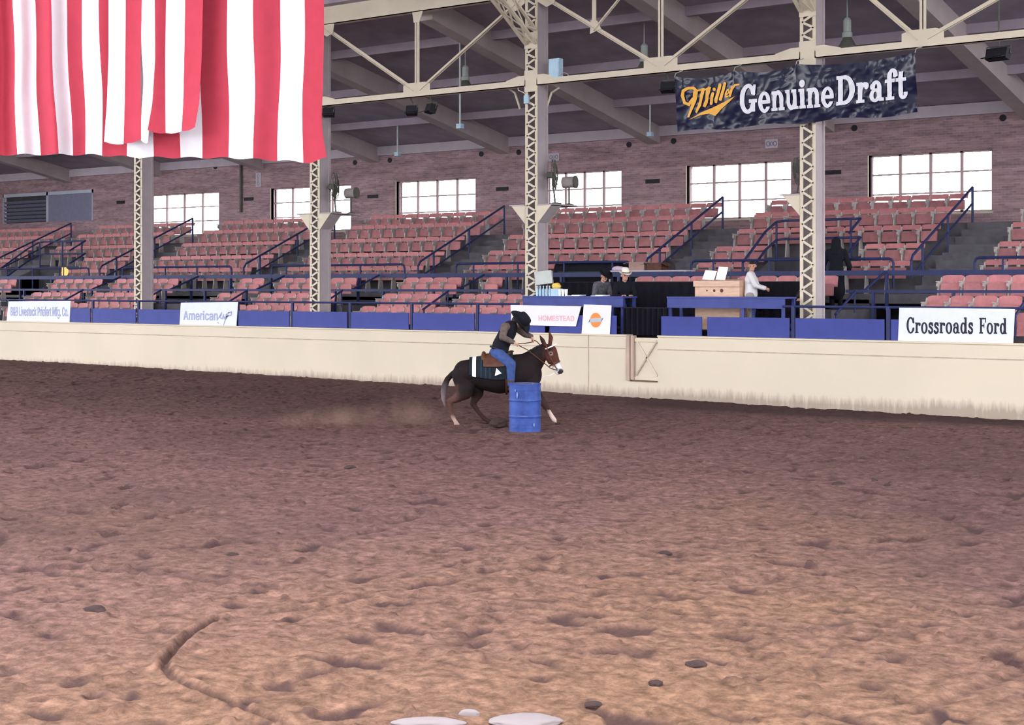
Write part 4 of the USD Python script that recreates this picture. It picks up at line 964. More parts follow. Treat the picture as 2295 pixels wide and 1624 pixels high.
bay_lamp(1444, 98, 162, 35.6, 'grey high bay lamp hanging behind the truss left of the banner')
bay_lamp(1899, 40, 110, 35.6, 'grey high bay lamp hanging under the roof above the banner')
for px, py0, py1, Y, lab in ((1031, 83, 282, 35, 'long thin grey conduit with end boxes hanging left of the third column'), (1457, 215, 300, 42, 'short grey conduit hanging below the roof left of the banner'), (891, 268, 345, 42, 'short grey conduit hanging below the roof right of the flag')):
    a, c = at(px, py0, Y), at(px, py1, Y); a[2] = max(a[2], ROOFZ(Y)); t = thing('hanging_conduit', lab, 'conduit', c)
    obj('pipe', MB().tube([c, a], .03), 'plastic_grey', t); obj('end_box', MB().box(c + [-.09, -.08, -.08], c + [.09, .08, .06]), 'pale_blue', t); obj('end_box', MB().box(a + [-.06, -.06, -.14], a + [.06, .06, 0]), 'plastic_grey', t)
# fans and spotlights on the column shelves
def pedestal_fan(o, lab, face, R_=.33, h=.55):
    t = thing('pedestal_fan', lab, 'fan', o); c = o + [0, 0, h]; f = np.array(face, float); f /= np.linalg.norm(f)
    obj('base', MB().lathe([(0, 0), (.17, 0), (.16, .03), (.03, .05), (0, .05)], o), 'fan_dark', t); obj('pole', MB().tube([o, c - f * .08], .022), 'fan_dark', t)
    obj('motor', MB().tube([c - f * .25, c - f * .2, c - f * .05, c], [.04, .085, .085, .05]), 'fan_dark', t)
    b = MB(); u_ = np.cross(f, [0, 0, 1.]); w_ = np.cross(u_, f)
    for r, d in ((R_, .0), (R_ * .66, .04), (R_ * .33, .06), (R_, -.07)):
        b.tube([c + f * d + r * (math.cos(a) * u_ + math.sin(a) * w_) for a in np.linspace(0, 2 * math.pi, 25)], .008, 5, False)
    for a in np.linspace(0, 2 * math.pi, 21)[:-1]: e = math.cos(a) * u_ + math.sin(a) * w_; b.tube([c + f * .07, c + R_ * e, c - f * .07 + R_ * e], .005, 4)
    obj('cage', b, 'fan_dark', t)
    for k in range(4):
        a = k * math.pi / 2 + .4; e = math.cos(a) * u_ + math.sin(a) * w_; g_ = np.cross(f, e)
        obj('blade', MB().prism([(.05, -.05), (R_ * .9, -.14), (R_ * .92, .12), (.05, .05)], c - f * .03, e, g_ * .94 + f * .34, .01), 'fan_dark', t)
def spotlight(o, lab, d, L=.42, r=.12, h=.5):
    t = thing('spotlight', lab, 'spotlight', o); d = np.array(d, float); d /= np.linalg.norm(d); c = o + [0, 0, h]
    obj('can', MB().tube([c - d * L * .5, c - d * L * .48, c + d * L * .5], [r * .5, r, r], 16), 'seat_steel', t); obj('hood', MB().tube([c + d * L * .5, c + d * L * .62], r * 1.12, 16), 'fan_dark', t)
    obj('pole', MB().tube([o, c], .025), 'fan_dark', t); obj('base', MB().lathe([(0, 0), (.14, 0), (.12, .03), (.02, .06)], o), 'fan_dark', t)
for i, nm in ((1, 'second'), (2, 'third')):
    o = np.array([COLX[i] + .52, YC + .12, 4.81])
    pedestal_fan(o, f'dark pedestal fan seen edge on, on the right shelf of the {nm} column', (.84, .50, .02), .40, .78)
    o = np.array([COLX[i] + .50, YC + .80, 4.81])
    spotlight(o, f'can spotlight on a pole beside the fan on the {nm} column shelf', (1, .2, .02), .34, .15, .62)
pedestal_fan(np.array([COLX[3] - .44, YC + .12, 4.81]), 'dark pedestal fan on the left shelf of the rightmost column', (-.7, -.6, -.1))
# plates and vents on the brick wall
for px, py, w_, h_, lab in ((1730, 322, 28, 18, 'small pale number plate on the brick wall below the black banner'), (1242, 352, 24, 15, 'small pale number plate on the brick wall beside the third column'), (580, 403, 11, 30, 'tall narrow pale plate on the brick wall below the flag')):
    a, c = at(px - w_ / 2, py - h_ / 2, YR), at(px + w_ / 2, py + h_ / 2, YR); t = thing('number_plate', lab, 'plate', ((a[0] + c[0]) / 2, YR, c[2]))
    obj('plate', MB().box((a[0], YR - .03, c[2]), (c[0], YR - .001, a[2])), 'ledge', t); b = MB(); mx, mz = (a[0] + c[0]) / 2, (a[2] + c[2]) / 2; W_, H_ = c[0] - a[0], a[2] - c[2]
    for k in (-1, 0, 1):
        ox, oz = (k * W_ * .27, 0) if W_ > H_ else (0, k * H_ * .28); rr = .30 * min(W_, H_) * (1 if k else .8)
        b.prism(ring(0, 0, rr * .8, rr, rr * .3, rr * .25), (mx + ox, YR - .03, mz + oz), (1, 0, 0), (0, 0, 1), .006)
    obj('numerals', b, 'louver', t)
for px, py in ((271, 453), (558, 446), (836, 440), (1126, 423), (1463, 406), (1867, 386)):
    a = at(px, py, YR); obj('vent_slot', MB().box(a + [-.28, -.03, -.07], a + [.28, .0, .07]), 'black', wall_back)
for px, py in ((26, 387), (483, 374), (796, 364), (874, 359), (1079, 345), (1163, 341), (1410, 324), (1510, 316), (1915, 287), (2248, 264)):
    a = at(px, py, YR); obj('vent_hole', MB().prism(Point(0, 0).buffer(.10, 6), a, (1, 0, 0), (0, 0, 1), .03), 'black', wall_back)
a = at(542, 378, YR); obj('drain_pipe', MB().tube([a + [0, -.06, .4], a + [0, -.06, -1.9]], .06), 'fan_dark', wall_back)
# ================================================================== FIGURES
ICO = trimesh.creation.icosphere(2, 1.0).vertices
def skin(bones, res=.03, smooth=12, lam=.5):
    """bones: lists of (centre, radius or (r along RIGHT, r along FWD, r along z)); every bone is the hull of its balls, all joined and smoothed into one skin."""
    ms = []
    for balls in bones:
        pts = []
        for c, r in balls:
            if np.ndim(r) == 0: pts.append(np.asarray(c) + ICO * r)
            else: pts.append(np.asarray(c) + ICO[:, :1] * r[0] * RIGHT + ICO[:, 1:2] * r[1] * FWD + ICO[:, 2:] * r[2] * UP)
        ms.append(m3.Manifold.hull_points(np.vstack(pts)))
    M = m3.Manifold.batch_boolean(ms, m3.OpType.Add).simplify(res * .1).refine_to_length(res)
    g = M.to_mesh(); t = trimesh.Trimesh(np.array(g.vert_properties[:, :3], float), np.array(g.tri_verts), process=True)
    if smooth:
        v0 = t.vertices.copy(); trimesh.smoothing.filter_taubin(t, lamb=lam, nu=lam + .03, iterations=smooth)
        d = t.vertices - v0; L = np.linalg.norm(d, axis=1); bad = ~(L < res + .02)      # a sliver triangle can fling a vertex away: put it back
        v1 = t.vertices.copy(); v1[bad] = v0[bad]; t = trimesh.Trimesh(v1, t.faces, process=False)
    return t
chain = lambda pts: [[a, b] for a, b in zip(pts[:-1], pts[1:])]

# ------------------------------------------------------------------ the mule
SM = 28.3; PZ_ = 340 / 1624
def Z(zx, zy, w=0.): return ats(960 + zx * PZ_, 660 + zy * PZ_, SM + w)      # a point beside the mule's middle plane, w behind it
def J(zx, zy, r, w=0.): return (Z(zx, zy, w), r)
mule = thing('mule', 'dark brown mule with a white muzzle leaning round the blue barrel at a run', 'mule', Z(720, 1385) * [1, 1, 0])
tr = [J(385, 835, (.21, .25, .24)), J(450, 830, (.25, .28, .25)), J(600, 850, (.28, .29, .31)), J(760, 860, (.28, .31, .36)), J(930, 840, (.27, .29, .36)), J(1060, 820, (.25, .25, .34)), J(1110, 850, (.19, .20, .27))]
bones = chain(tr)
bones += chain([J(1075, 760, (.24, .18, .27)), J(1140, 700, (.19, .13, .21)), J(1205, 640, (.13, .095, .16)), J(1262, 585, .105)])
bones += [[J(1070, 680, (.09, .08, .05)), J(1000, 680, (.12, .12, .06))]]                                       # withers
hd = -.05
bones += chain([J(1262, 585, .105), J(1318, 605, (.105, .095, .115), hd), J(1340, 690, (.105, .085, .10), hd), J(1385, 775, (.062, .062, .062), hd), J(1408, 815, (.068, .066, .062), hd)])
bones += [[J(1285, 640, (.09, .085, .12), hd), J(1310, 700, (.075, .075, .085), hd)], [J(1388, 838, (.045, .05, .035), hd), J(1350, 790, (.05, .05, .04), hd)]]
for w, L in ((-.15, [(375, 860, .22), (395, 960, .20), (395, 1040, .145), (310, 1105, .085), (228, 1142, .058), (243, 1235, .036), (266, 1315, .042), (284, 1348, .034), (300, 1374, .044)]),
             (.13, [(440, 880, .22), (500, 980, .18), (522, 1050, .125), (505, 1105, .085), (478, 1165, .058), (535, 1255, .037), (600, 1328, .043), (628, 1345, .034), (655, 1360, .046)]),
             (-.12, [(1085, 880, .20), (1120, 990, .13), (1165, 1070, .092), (1248, 1182, .062), (1300, 1265, .037), (1345, 1336, .043), (1362, 1352, .034), (1384, 1374, .046)]),
             (.13, [(1075, 890, .19), (1085, 1000, .12), (1060, 1080, .085), (1020, 1175, .058), (985, 1265, .036), (965, 1325, .042), (972, 1345, .034), (985, 1357, .046)])):
    bones += chain([J(x, y, r if r < .19 else (r, .13, r), w * (1 if r < .15 else .75)) for x, y, r in L])
    x, y, r = L[-1]; bones += [[J(x - 8, y - 6, .034, w), (Z(x + 16, y + 12, w), .032), (Z(x - 10, y + 12, w), .03)]]
for (x0, y0), (x1, y1), (x2, y2), w in (((1252, 545), (1224, 492), (1196, 440), -.09), ((1300, 540), (1312, 462), (1292, 392), .03)):
    bones += chain([J(x0, y0, .035, w), J(x1, y1, (.042, .026, .042), w), J(x2, y2, .010, w)])
mb = skin(bones, .028, 10)
# coat colours by place on the animal
V = mb.vertices; rel = V - np.array([0, 0, EYE]); s_ = rel @ FWD
zx = ((rel @ RIGHT) / s_ * F + CX - 960) / PZ_; zy = (HY - rel[:, 2] / s_ * F - 660) / PZ_
DARK, BROWN, LEG, WHITE = np.array([.0095, .0050, .0058]), np.array([.072, .023, .016]), np.array([.036, .017, .015]), np.array([.72, .68, .68])
col = np.tile(DARK, (len(V), 1))
def blend(mask, c):
    global col
    m = np.clip(mask, 0, 1)[:, None]; col = col * (1 - m) + c * m
nz = .3 * (meshkit.noise(V * 9, 3) - .5)
blend((zy - 1040) / 90 + nz, LEG); blend((zx - 1210) / 60 + nz - np.clip((zy - 900) / 100, 0, 1) * 2, BROWN)
blend(((340 - zx) / 60 + nz) * (zy > 960), LEG * 2.2)
dn = np.hypot(zx - 1405, zy - 815); blend((100 - dn) / 26 + nz, WHITE); blend((42 - np.hypot(zx - 1416, zy - 826)) / 14, np.array([.03, .025, .03]))
blend((26 - np.hypot(zx - 1310, zy - 628)) / 9 * (s_ < SM + hd), np.array([.38, .27, .24]))
blend((60 - np.hypot(zx - 1290, zy - 590) * .8) / 40 * .6 * (zx < 1330), DARK)
blend((zx - 1265) / 40 * (zy > 1235) * (zx < 1372) + nz * (zx > 1290) * (zy > 1235), np.array([.55, .42, .38]))
blend(((zy - 1362) / 10) * ((zx > 1350) + (zx < 1000)), np.array([.03, .025, .03])); blend(((500 - zy) / 60) * .5, BROWN)
blend((zy - 1280) / 60 * (zx < 340), np.array([.40, .28, .24]))
obj('body', mb, 'coat', mule, color=col)
obj('eye', trimesh.Trimesh(ICO * .017 + Z(1312, 628, hd - .098), trimesh.creation.icosphere(2).faces), 'eye_dark', mule, smooth=True)
obj('eye', trimesh.Trimesh(ICO * .017 + Z(1312, 628, hd + .098), trimesh.creation.icosphere(2).faces), 'eye_dark', mule, smooth=True)
for w in (-.02, .02): obj('nostril', trimesh.Trimesh(ICO * [.012, .012, .010] + Z(1432, 822, hd + w * 2), trimesh.creation.icosphere(2).faces), 'eye_dark', mule, smooth=True)
tl_ = skin(chain([J(318, 800, .05), J(255, 850, .05), J(205, 905, .055), J(178, 970, .06), J(164, 1040, .06), J(162, 1110, .045), J(178, 1190, .015)]), .022, 6)
tz = tl_.vertices[:, 2]; k = np.clip((tz.max() - tz - .25) / .35, 0, 1)[:, None]
obj('tail', tl_, 'coat', mule, color=DARK * (1 - k) + np.array([.16, .12, .13]) * k)
mn = MB()
for i in range(46):
    a = i / 45; x, y = 1015 + a * 225, 664 - a * 128 - 14 * math.sin(a * 3.1)
    w = RNG.uniform(-.025, .025); mn.tube([Z(x, y + 14, w), Z(x - 4, y - 6, w * 1.6), Z(x - 14, y - 12 + RNG.uniform(-4, 4), w * 2.2)], [.022, .017, .004], 5)
obj('mane', mn, 'black', mule)

# ------------------------------------------------------------------ saddle, pad, bridle
TC = np.array([[zx_, zy_] for zx_, zy_ in ((385, 835), (450, 830), (600, 850), (760, 860), (930, 840), (1060, 820))]); TRr = np.array([(.25, .24), (.28, .25), (.29, .31), (.31, .36), (.29, .36), (.25, .34)])
def drape(x0, x1, a0, a1, off, n=26, m_=34, th=.02, curve=0, thick_bot=0):
    out = []
    for o in (0, th):
        for i in range(n):
            for j in range(m_):
                q = i / (n - 1); ang = math.radians(a0 + (a1 - a0) * j / (m_ - 1))
                x = x0 + (x1 - x0) * q + curve * math.sin(abs(ang))
                cy, rw, rv = np.interp(x, TC[:, 0], TC[:, 1]), np.interp(x, TC[:, 0], TRr[:, 0]) + off + o, np.interp(x, TC[:, 0], TRr[:, 1]) + off + o
                p = Z(x, cy, 0); sgn = math.sin(ang); c_ = math.cos(ang)
                out.append(p + FWD * rw * sgn + UP * rv * c_)
    V_ = np.array(out); f = []; N = n * m_
    for i in range(n - 1):
        for j in range(m_ - 1):
            a = i * m_ + j; f += [[a, a + 1, a + m_ + 1, a + m_], [N + a, N + a + m_, N + a + m_ + 1, N + a + 1]]
    for i in range(n - 1):
        for j in (0, m_ - 1): a = i * m_ + j; f.append([a, a + m_, N + a + m_, N + a])
    for j in range(m_ - 1):
        for i in (0, n - 1): a = i * m_ + j; f.append([a, N + a, N + a + 1, a + 1])
    t = trimesh.Trimesh(*MB().add(V_, np.array(f)).get()); trimesh.repair.fix_normals(t); return t
sd = thing('saddle', 'brown leather western saddle on a dark striped blanket on the mule', 'saddle', Z(720, 660))
obj('blanket', drape(515, 905, -100, 100, .025), 'pad_dark', sd, smooth=40)
obj('blanket_stripe', drape(474, 514, -100, 100, .028), 'paper', sd, smooth=40, label='white end stripe of the saddle blanket')
obj('blanket_edge', drape(440, 473, -97, 97, .02), 'pad_dark', sd, smooth=40)
for x in (560, 610, 655): obj('blanket_band', drape(x, x + 16, -99, 99, .033, n=4), 'pad_band', sd, smooth=40)
obj('skirt', drape(565, 800, -66, 66, .055, th=.025, curve=30), 'leather', sd, smooth=40)
obj('seat', skin([[J(600, 655, (.05, .17, .05)), J(640, 690, (.08, .18, .05))], [J(640, 690, (.08, .18, .05)), J(800, 680, (.08, .14, .05))], [J(800, 680, (.08, .14, .05)), J(860, 640, (.07, .12, .06))]], .03, 6), 'leather', sd, smooth=True)
obj('cantle', skin(chain([J(590, 690, .045, -.2), J(592, 645, .04, -.12), J(594, 628, .04, 0), J(592, 645, .04, .12), J(590, 690, .045, .2)]), .03, 4), 'leather', sd, smooth=True)
obj('horn', skin(chain([J(875, 650, .035), J(890, 610, .028)]) + [[J(890, 606, (.05, .05, .02))]], .02, 2), 'boot', sd, smooth=True)
for w in (-1, 1): obj('fender', MB().prism([(-.05, .22), (.05, .22), (.04, -.28), (-.04, -.28)], Z(880, 830, w * .325), RIGHT, UP, .02), 'leather', sd)
obj('rosette', MB().prism([(-.06, -.07), (.07, -.02), (-.03, .08)], Z(745, 830, -.392), RIGHT, UP, .012), 'paper', sd, label='small white patch on the blanket')
obj('cinch', drape(825, 850, -180, 180, .012, n=4, m_=60), 'leather', sd, smooth=40)
br = thing('bridle', 'bridle with a white browband and reins running to the rider hands', 'bridle', Z(1300, 560))
def loop(zx0, zy0, tx, rw, rl, r, name, look):
    c = Z(zx0, zy0, hd); d = np.array([tx[0], tx[1]], float); d /= np.linalg.norm(d); ax = RIGHT * d[0] + UP * d[1]
    obj(name, MB().tube([c + ax * rl * math.cos(a) + FWD * rw * math.sin(a) for a in np.linspace(0, 2 * math.pi, 25)], r, 6, False), look, br)
loop(1310, 555, (1, .45), .115, .118, .014, 'browband', 'paper')
loop(1352, 738, (1, .5), .098, .112, .012, 'noseband', 'leather')
for w in (-1, 1):
    obj('cheek_strap', MB().tube([Z(1262, 540, hd + w * .11), Z(1290, 640, hd + w * .115), Z(1345, 745, hd + w * .095), Z(1378, 800, hd + w * .075)], .011, 6), 'leather', br)
    obj('bit_ring', MB().tube([Z(1380, 806, hd + w * .075) + RIGHT * .03 * math.cos(a) + UP * .03 * math.sin(a) for a in np.linspace(0, 6.283, 13)], .006, 5, False), 'seat_steel', br)
obj('rein', MB().tube([Z(950, 528, -.22), Z(1030, 522, -.2), Z(1110, 508, -.1), Z(1116, 480, .12)], .009, 6), 'leather', br)
obj('rein', MB().tube([Z(1122, 484, .12), Z(1160, 500, .14), Z(1250, 600, .15), Z(1330, 720, .1), Z(1380, 806, hd + .075)], .009, 6), 'leather', br)
obj('rein', MB().tube([Z(950, 535, -.22), Z(1060, 590, -.20), Z(1200, 700, -.17), Z(1310, 790, -.13), Z(1380, 808, hd - .075)], .009, 6), 'leather', br)
obj('tie_down', MB().tube([Z(1350, 838, hd), Z(1300, 868, hd), Z(1235, 880, 0), Z(1190, 900, 0)], .008, 6), 'paper', br)

# ------------------------------------------------------------------ hats, hands, heads
def frame(fwd_, tilt=0.):
    f = np.array(fwd_, float); f[2] = 0; f /= np.linalg.norm(f); r = np.cross(f, UP)
    return math.cos(tilt) * f - math.sin(tilt) * UP, r, math.cos(tilt) * UP + math.sin(tilt) * f      # forward, right, up
def hat(parent, c, fr, look, k=1., name='hat'):
    f, r, u = fr; b = MB(); n = 32; a = np.arange(n) / n * 2 * np.pi
    rings = [(.098, .082, -.01, 0), (.145, .125, -.012, .3), (.185, .155, .0, 1), (.19, .16, .008, 1), (.15, .13, .004, .3), (.104, .088, .012, 0), (.102, .084, .06, 0), (.098, .072, .105, 0), (.085, .055, .128, 0), (.05, .028, .118, 0), (.001, .001, .108, 0)]
    V_ = []
    for rf, rr, h, curl in rings:
        for t_ in a: V_.append(c + k * (f * rf * math.cos(t_) + r * rr * math.sin(t_) * (1 - .10 * curl) + u * (h + curl * (.05 * math.sin(t_) ** 2 - .02 * math.cos(t_) ** 2))))
    fq = []
    for i in range(len(rings) - 1):
        for j in range(n): fq.append([i * n + j, i * n + (j + 1) % n, (i + 1) * n + (j + 1) % n, (i + 1) * n + j])
    V_.append(c + k * u * -.0); cen = len(V_) - 1
    v_, f_ = b.add(np.array(V_), np.array(fq)).get(); f_ = np.vstack([f_, [[cen, (j + 1) % n, j] for j in range(n)]])
    h_ = obj(name, (v_, f_), look, parent, smooth=50)
    obj('hat_band', MB().tube([c + k * (f * .105 * math.cos(t_) + r * .089 * math.sin(t_) + u * .022) for t_ in np.linspace(0, 2 * math.pi, 25)], .009, 5, False), 'black', h_)
def head_bones(c, fr, k=1.):
    f, r, u = fr; q = lambda a, b, h, rad: (c + k * (f * a + r * b + u * h), k * rad)
    return [[q(-.015, 0, .035, .092), q(.02, 0, .03, .082)], [q(.02, 0, .03, .08), q(.045, 0, -.065, .048)], [q(.05, 0, -.085, .03), q(.04, .03, -.055, .035), q(.04, -.03, -.055, .035)],
            [q(.095, 0, .02, .013), q(.115, 0, -.025, .015)], [q(.09, 0, -.055, .016), q(.085, .012, -.06, .014), q(.085, -.012, -.06, .014)], [q(-.005, .085, .0, .022), q(-.012, .09, .025, .02)], [q(-.005, -.085, .0, .022), q(-.012, -.09, .025, .02)]]
def face_parts(parent, c, fr, k=1.):
    f, r, u = fr; ic = trimesh.creation.icosphere(2)
    for s in (-1, 1):
        obj('eye', trimesh.Trimesh(ic.vertices * .012 * k + c + k * (f * .088 + r * .032 * s + u * .02), ic.faces), 'eye_dark', parent, smooth=True)
        obj('eyebrow', MB().tube([c + k * (f * .092 + r * .015 * s + u * .04), c + k * (f * .084 + r * .05 * s + u * .042)], .006 * k, 5), 'hair_dark', parent)
    obj('mouth', MB().tube([c + k * (f * .092 - r * .022 - u * .062), c + k * (f * .101 - u * .060), c + k * (f * .092 + r * .022 - u * .062)], .005 * k, 5), 'ink_red', parent)
def hand_bones(w, d, n, s=1.):
    """wrist, pointing direction, palm normal: a palm, four unequal bent fingers and a thumb from its side."""
    d = np.array(d, float) / np.linalg.norm(d); n = np.array(n, float); n = n - d * (n @ d); n /= np.linalg.norm(n); x = np.cross(d, n)
    B = [[(w, .028), (w + d * .045, .026)], [(w + d * .03 + x * .025, .017), (w + d * .08 + x * .03, .014), (w + d * .03 - x * .025, .017), (w + d * .08 - x * .03, .014)]]
    for k, L in zip((-1.5, -.5, .5, 1.5), (.060, .074, .080, .070)):
        p = w + d * .082 + x * .019 * k; q1 = p + d * L * .42; q2 = q1 + (d * .35 - n * .94) * L * .36; q3 = q2 + (-d * .75 - n * .5) * L * .3
        B += chain([(p, .0095), (q1, .009), (q2, .0085), (q3, .008)])
    p = w + d * .03 + x * .03; q1 = p + (x * .6 + d * .7 - n * .3) * .038; q2 = q1 + (d * .6 - n * .6 - x * .3) * .032
    return B + chain([(p, .014), (q1, .011), (q2, .0095)])

# ------------------------------------------------------------------ the rider
rd = thing('person', 'rider in a black cowboy hat, black vest and blue jeans bent over the mule', 'person', Z(740, 640))
pel, wst, chs, nck = Z(745, 622), Z(782, 530), Z(852, 400), Z(905, 300)
hc = Z(962, 285); hfr = frame(RIGHT, .92); rho = .42
hatf = (hfr[0], hfr[1] * math.cos(rho) - hfr[2] * math.sin(rho), hfr[2] * math.cos(rho) + hfr[1] * math.sin(rho))
hipN, kneN, ankN, toeN = Z(745, 640, -.13), Z(885, 742, -.37), Z(882, 955, -.38), Z(935, 1015, -.39)
hipF, kneF, ankF, toeF = Z(745, 640, .13), Z(885, 745, .37), Z(880, 955, .38), Z(935, 1015, .39)
shN, elN, wrN = Z(818, 345, -.21), Z(792, 455, -.30), Z(905, 508, -.23)
shF, elF, wrF = Z(935, 345, .16), Z(1035, 425, .22), Z(1100, 445, .14)
torso = [[(pel, (.15, .18, .14)), (wst, (.13, .165, .12))], [(wst, (.13, .165, .12)), (chs, (.14, .19, .15))], [(chs, (.14, .19, .15)), (Z(880, 330, -.0), (.12, .17, .09))]]
arms = lambda g: chain([(shN, .07 + g), (elN, .052 + g), (wrN, .035 + g)]) + chain([(shF, .068 + g), (elF, .05 + g), (wrF, .035 + g)]) + [[(Z(880, 345), .09), (shN, .068 + g)], [(Z(890, 345), .09), (shF, .066 + g)]]
legs = lambda g: chain([(hipN, .118 + g), (kneN, .080 + g), (ankN, .054 + g)]) + chain([(hipF, .118 + g), (kneF, .080 + g), (ankF, .054 + g)])
feet = lambda g: [[(ankN, .045 + g), (Z(890, 1005, -.385), .042 + g)], [(Z(880, 1010, -.385), .04 + g), (toeN, .034 + g)], [(ankF, .045 + g), (Z(890, 1005, .385), .042 + g)], [(Z(880, 1010, .385), .04 + g), (toeF, .034 + g)]]
hands = hand_bones(wrN, Z(952, 530, -.23) - wrN, UP + .3 * RIGHT) + hand_bones(wrF, Z(1122, 482, .12) - wrF, RIGHT + .5 * UP)
neckb = [[(Z(880, 335), .075), (nck, .058)], [(nck, .058), (hc - .02 * UP, .06)]]
obj('body', skin(torso + arms(-.012) + legs(-.012) + feet(-.01) + neckb + head_bones(hc, hfr) + hands, .012, 5), 'skin', rd, smooth=True)
obj('shirt', skin(arms(.012) + [[(Z(830, 400), (.12, .185, .12)), (Z(875, 335), (.12, .175, .085))]], .025, 6), 'olive', rd, smooth=True)
obj('cuff', skin([[(wrN + .15 * (elN - wrN), .046), (wrN, .045)]], .02, 2), 'paper', rd, smooth=True)
g = .018
obj('vest', skin([[(pel + .03 * UP + .03 * RIGHT, (.17, .19, .11)), (wst, (.165, .19, .13))], [(wst, (.17, .19, .13)), (chs, (.165, .21, .16))], [(chs, (.155, .205, .16)), (Z(882, 330), (.135, .185, .10))]], .03, 6), 'black_cloth', rd, smooth=True)
obj('jeans', skin(legs(.014) + [[(pel - .01 * UP, (.172, .20, .145)), (hipN, .115)], [(pel - .01 * UP, (.172, .20, .145)), (hipF, .115)]], .025, 6), 'denim', rd, smooth=True)
obj('boot', skin([[(ankN + .06 * UP, .072), (ankN, .066)], [(ankN, .056), (Z(890, 1005, -.385), .05)], [(Z(880, 1010, -.385), .048), (toeN, .038)]], .02, 4), 'boot', rd, smooth=True)
obj('boot', skin([[(ankF + .06 * UP, .072), (ankF, .066)], [(ankF, .056), (Z(890, 1005, .385), .05)], [(Z(880, 1010, .385), .048), (toeF, .038)]], .02, 4), 'boot', rd, smooth=True)
obj('belt', MB().tube([Z(758, 580) + RIGHT * .165 * math.cos(a) + FWD * .195 * math.sin(a) + UP * -.05 * math.cos(a) for a in np.linspace(0, 6.2832, 25)], .02, 6, False), 'black', rd)
obj('neckerchief', MB().tube([nck + .02 * RIGHT - .01 * UP + (RIGHT * .068 * math.cos(a)) + FWD * .07 * math.sin(a) - UP * .045 * math.cos(a) for a in np.linspace(0, 6.2832, 21)], .018, 6, False), 'red_scarf', rd)
obj('hair', skin([[(hc + hfr[0] * -.03 + hfr[2] * .03, .095), (hc + hfr[0] * -.05 - hfr[2] * .03, .075)]], .025, 3), 'hair_dark', rd, smooth=True)
face_parts(rd, hc, hfr)
hat(rd, hc + hatf[2] * .035 + hfr[0] * .03, hatf, 'black_cloth', 1.38)
for w in (-.385, .385):
    c = Z(900, 1030, w); obj('stirrup', MB().tube([c + RIGHT * .07 * math.cos(a) * 0 + FWD * .07 * math.cos(a) + UP * (.03 + .08 * math.sin(a)) for a in np.linspace(0, 6.2832, 17)], .012, 6, False), 'leather', sd)

# ------------------------------------------------------------------ the barrel
o = ats(1176.5, 966, 26.9); o[2] = -.01
bl = thing('steel_barrel', 'blue painted steel drum standing on the dirt in front of the mule', 'barrel', o)
R_ = .288; prof = [(0, .02), (R_ - .01, .02), (R_ - .006, 0), (R_ + .006, .0), (R_ + .006, .02), (R_, .03)]
for h in (.29, .585):
    prof += [(R_, h - .035), (R_ + .004, h - .02), (R_ + .012, h), (R_ + .004, h + .02), (R_, h + .035)]
for h in (.10, .16, .72, .78): prof += [(R_, h - .01), (R_ + .003, h), (R_, h + .01)]
prof = prof[:6] + sorted(prof[6:], key=lambda p: p[1]) + [(R_, .86), (R_ + .006, .87), (R_ + .006, .885), (R_ - .008, .885), (R_ - .008, .865)]
vd, fd = MB().lathe(prof, o, k=64).get()
dent = .014 * (meshkit.fbm(vd * 4.5, 3, 5) - .5)[:, None] * np.clip(np.sin((vd[:, 2:] - o[2]) / .885 * np.pi) + .15, 0, 1); d_ = vd - o; d_[:, 2] = 0; vd = vd + dent * d_ / (np.linalg.norm(d_, axis=1, keepdims=True) + 1e-9)
obj('shell', (vd, fd), 'barrel_blue', bl, smooth=35)
obj('lid', MB().lathe([(0, .862), (R_ - .008, .862), (R_ - .008, .868), (0, .868)], o, k=48), 'rust', bl)
obj('bung', MB().lathe([(.0, .868), (.03, .868), (.03, .885), (0, .885)], o + [.15, .05, 0], k=14), 'rust', bl)
mat('scuff_blue', (.13, .20, .46), .6, .3, 9.)
ms = MB()
for a, h, w_, hh in ((-118, .69, .03, .12), (-126, .77, .02, .05), (-58, .15, .035, .06), (-100, .31, .16, .008), (-75, .585, .2, .006)):
    ga = np.linspace(math.radians(a) - w_ * 2, math.radians(a) + w_ * 2, 8)
    top = [o + np.array([(R_ + .016) * math.cos(q + A), (R_ + .016) * math.sin(q + A), h + hh / 2 * math.sin((i + .6) / 8.2 * math.pi)]) for i, q in enumerate(ga)]
    bot = [o + np.array([(R_ + .016) * math.cos(q + A), (R_ + .016) * math.sin(q + A), h - hh / 2 * math.sin((i + .6) / 8.2 * math.pi)]) for i, q in enumerate(ga)]
    ms.add(np.array(top + bot), [[i, i + 8, i + 9, i + 1] for i in range(7)])
obj('scuff_mark', ms, 'scuff_blue', bl)

# ------------------------------------------------------------------ dirt kicked up, chalk, clods
n_ = {'g': ('geometry', {}), 'n': ('noise_texture', {'scale': 1.5, 'detail': 4., 'roughness': .55}), 'r': ('map_range', {'from_min': .42, 'from_max': .66, 'to_min': 0., 'to_max': .75, 'clamp': True}),
      'tc': ('texture_coordinate', {}), 'ln': ('vector_math', {'math_type': 'length'}), 'fall': ('map_range', {'from_min': .25, 'from_max': 1., 'to_min': 1., 'to_max': 0., 'clamp': True}), 'm': ('math', {'math_type': 'multiply'}),
      'v': ('principled_volume', {'color': (.72, .48, .37), 'anisotropy': .2})}
LOOK['dust'] = usdkit.material(stage, '/World/Looks/dust', n_, [('g.position', 'n.vector'), ('n.fac', 'r.value'), ('tc.object', 'ln.vector1'), ('ln.value', 'fall.value'), ('r.result', 'm.value1'), ('fall.result', 'm.value2'), ('m.value', 'v.density')], volume='v.volume')
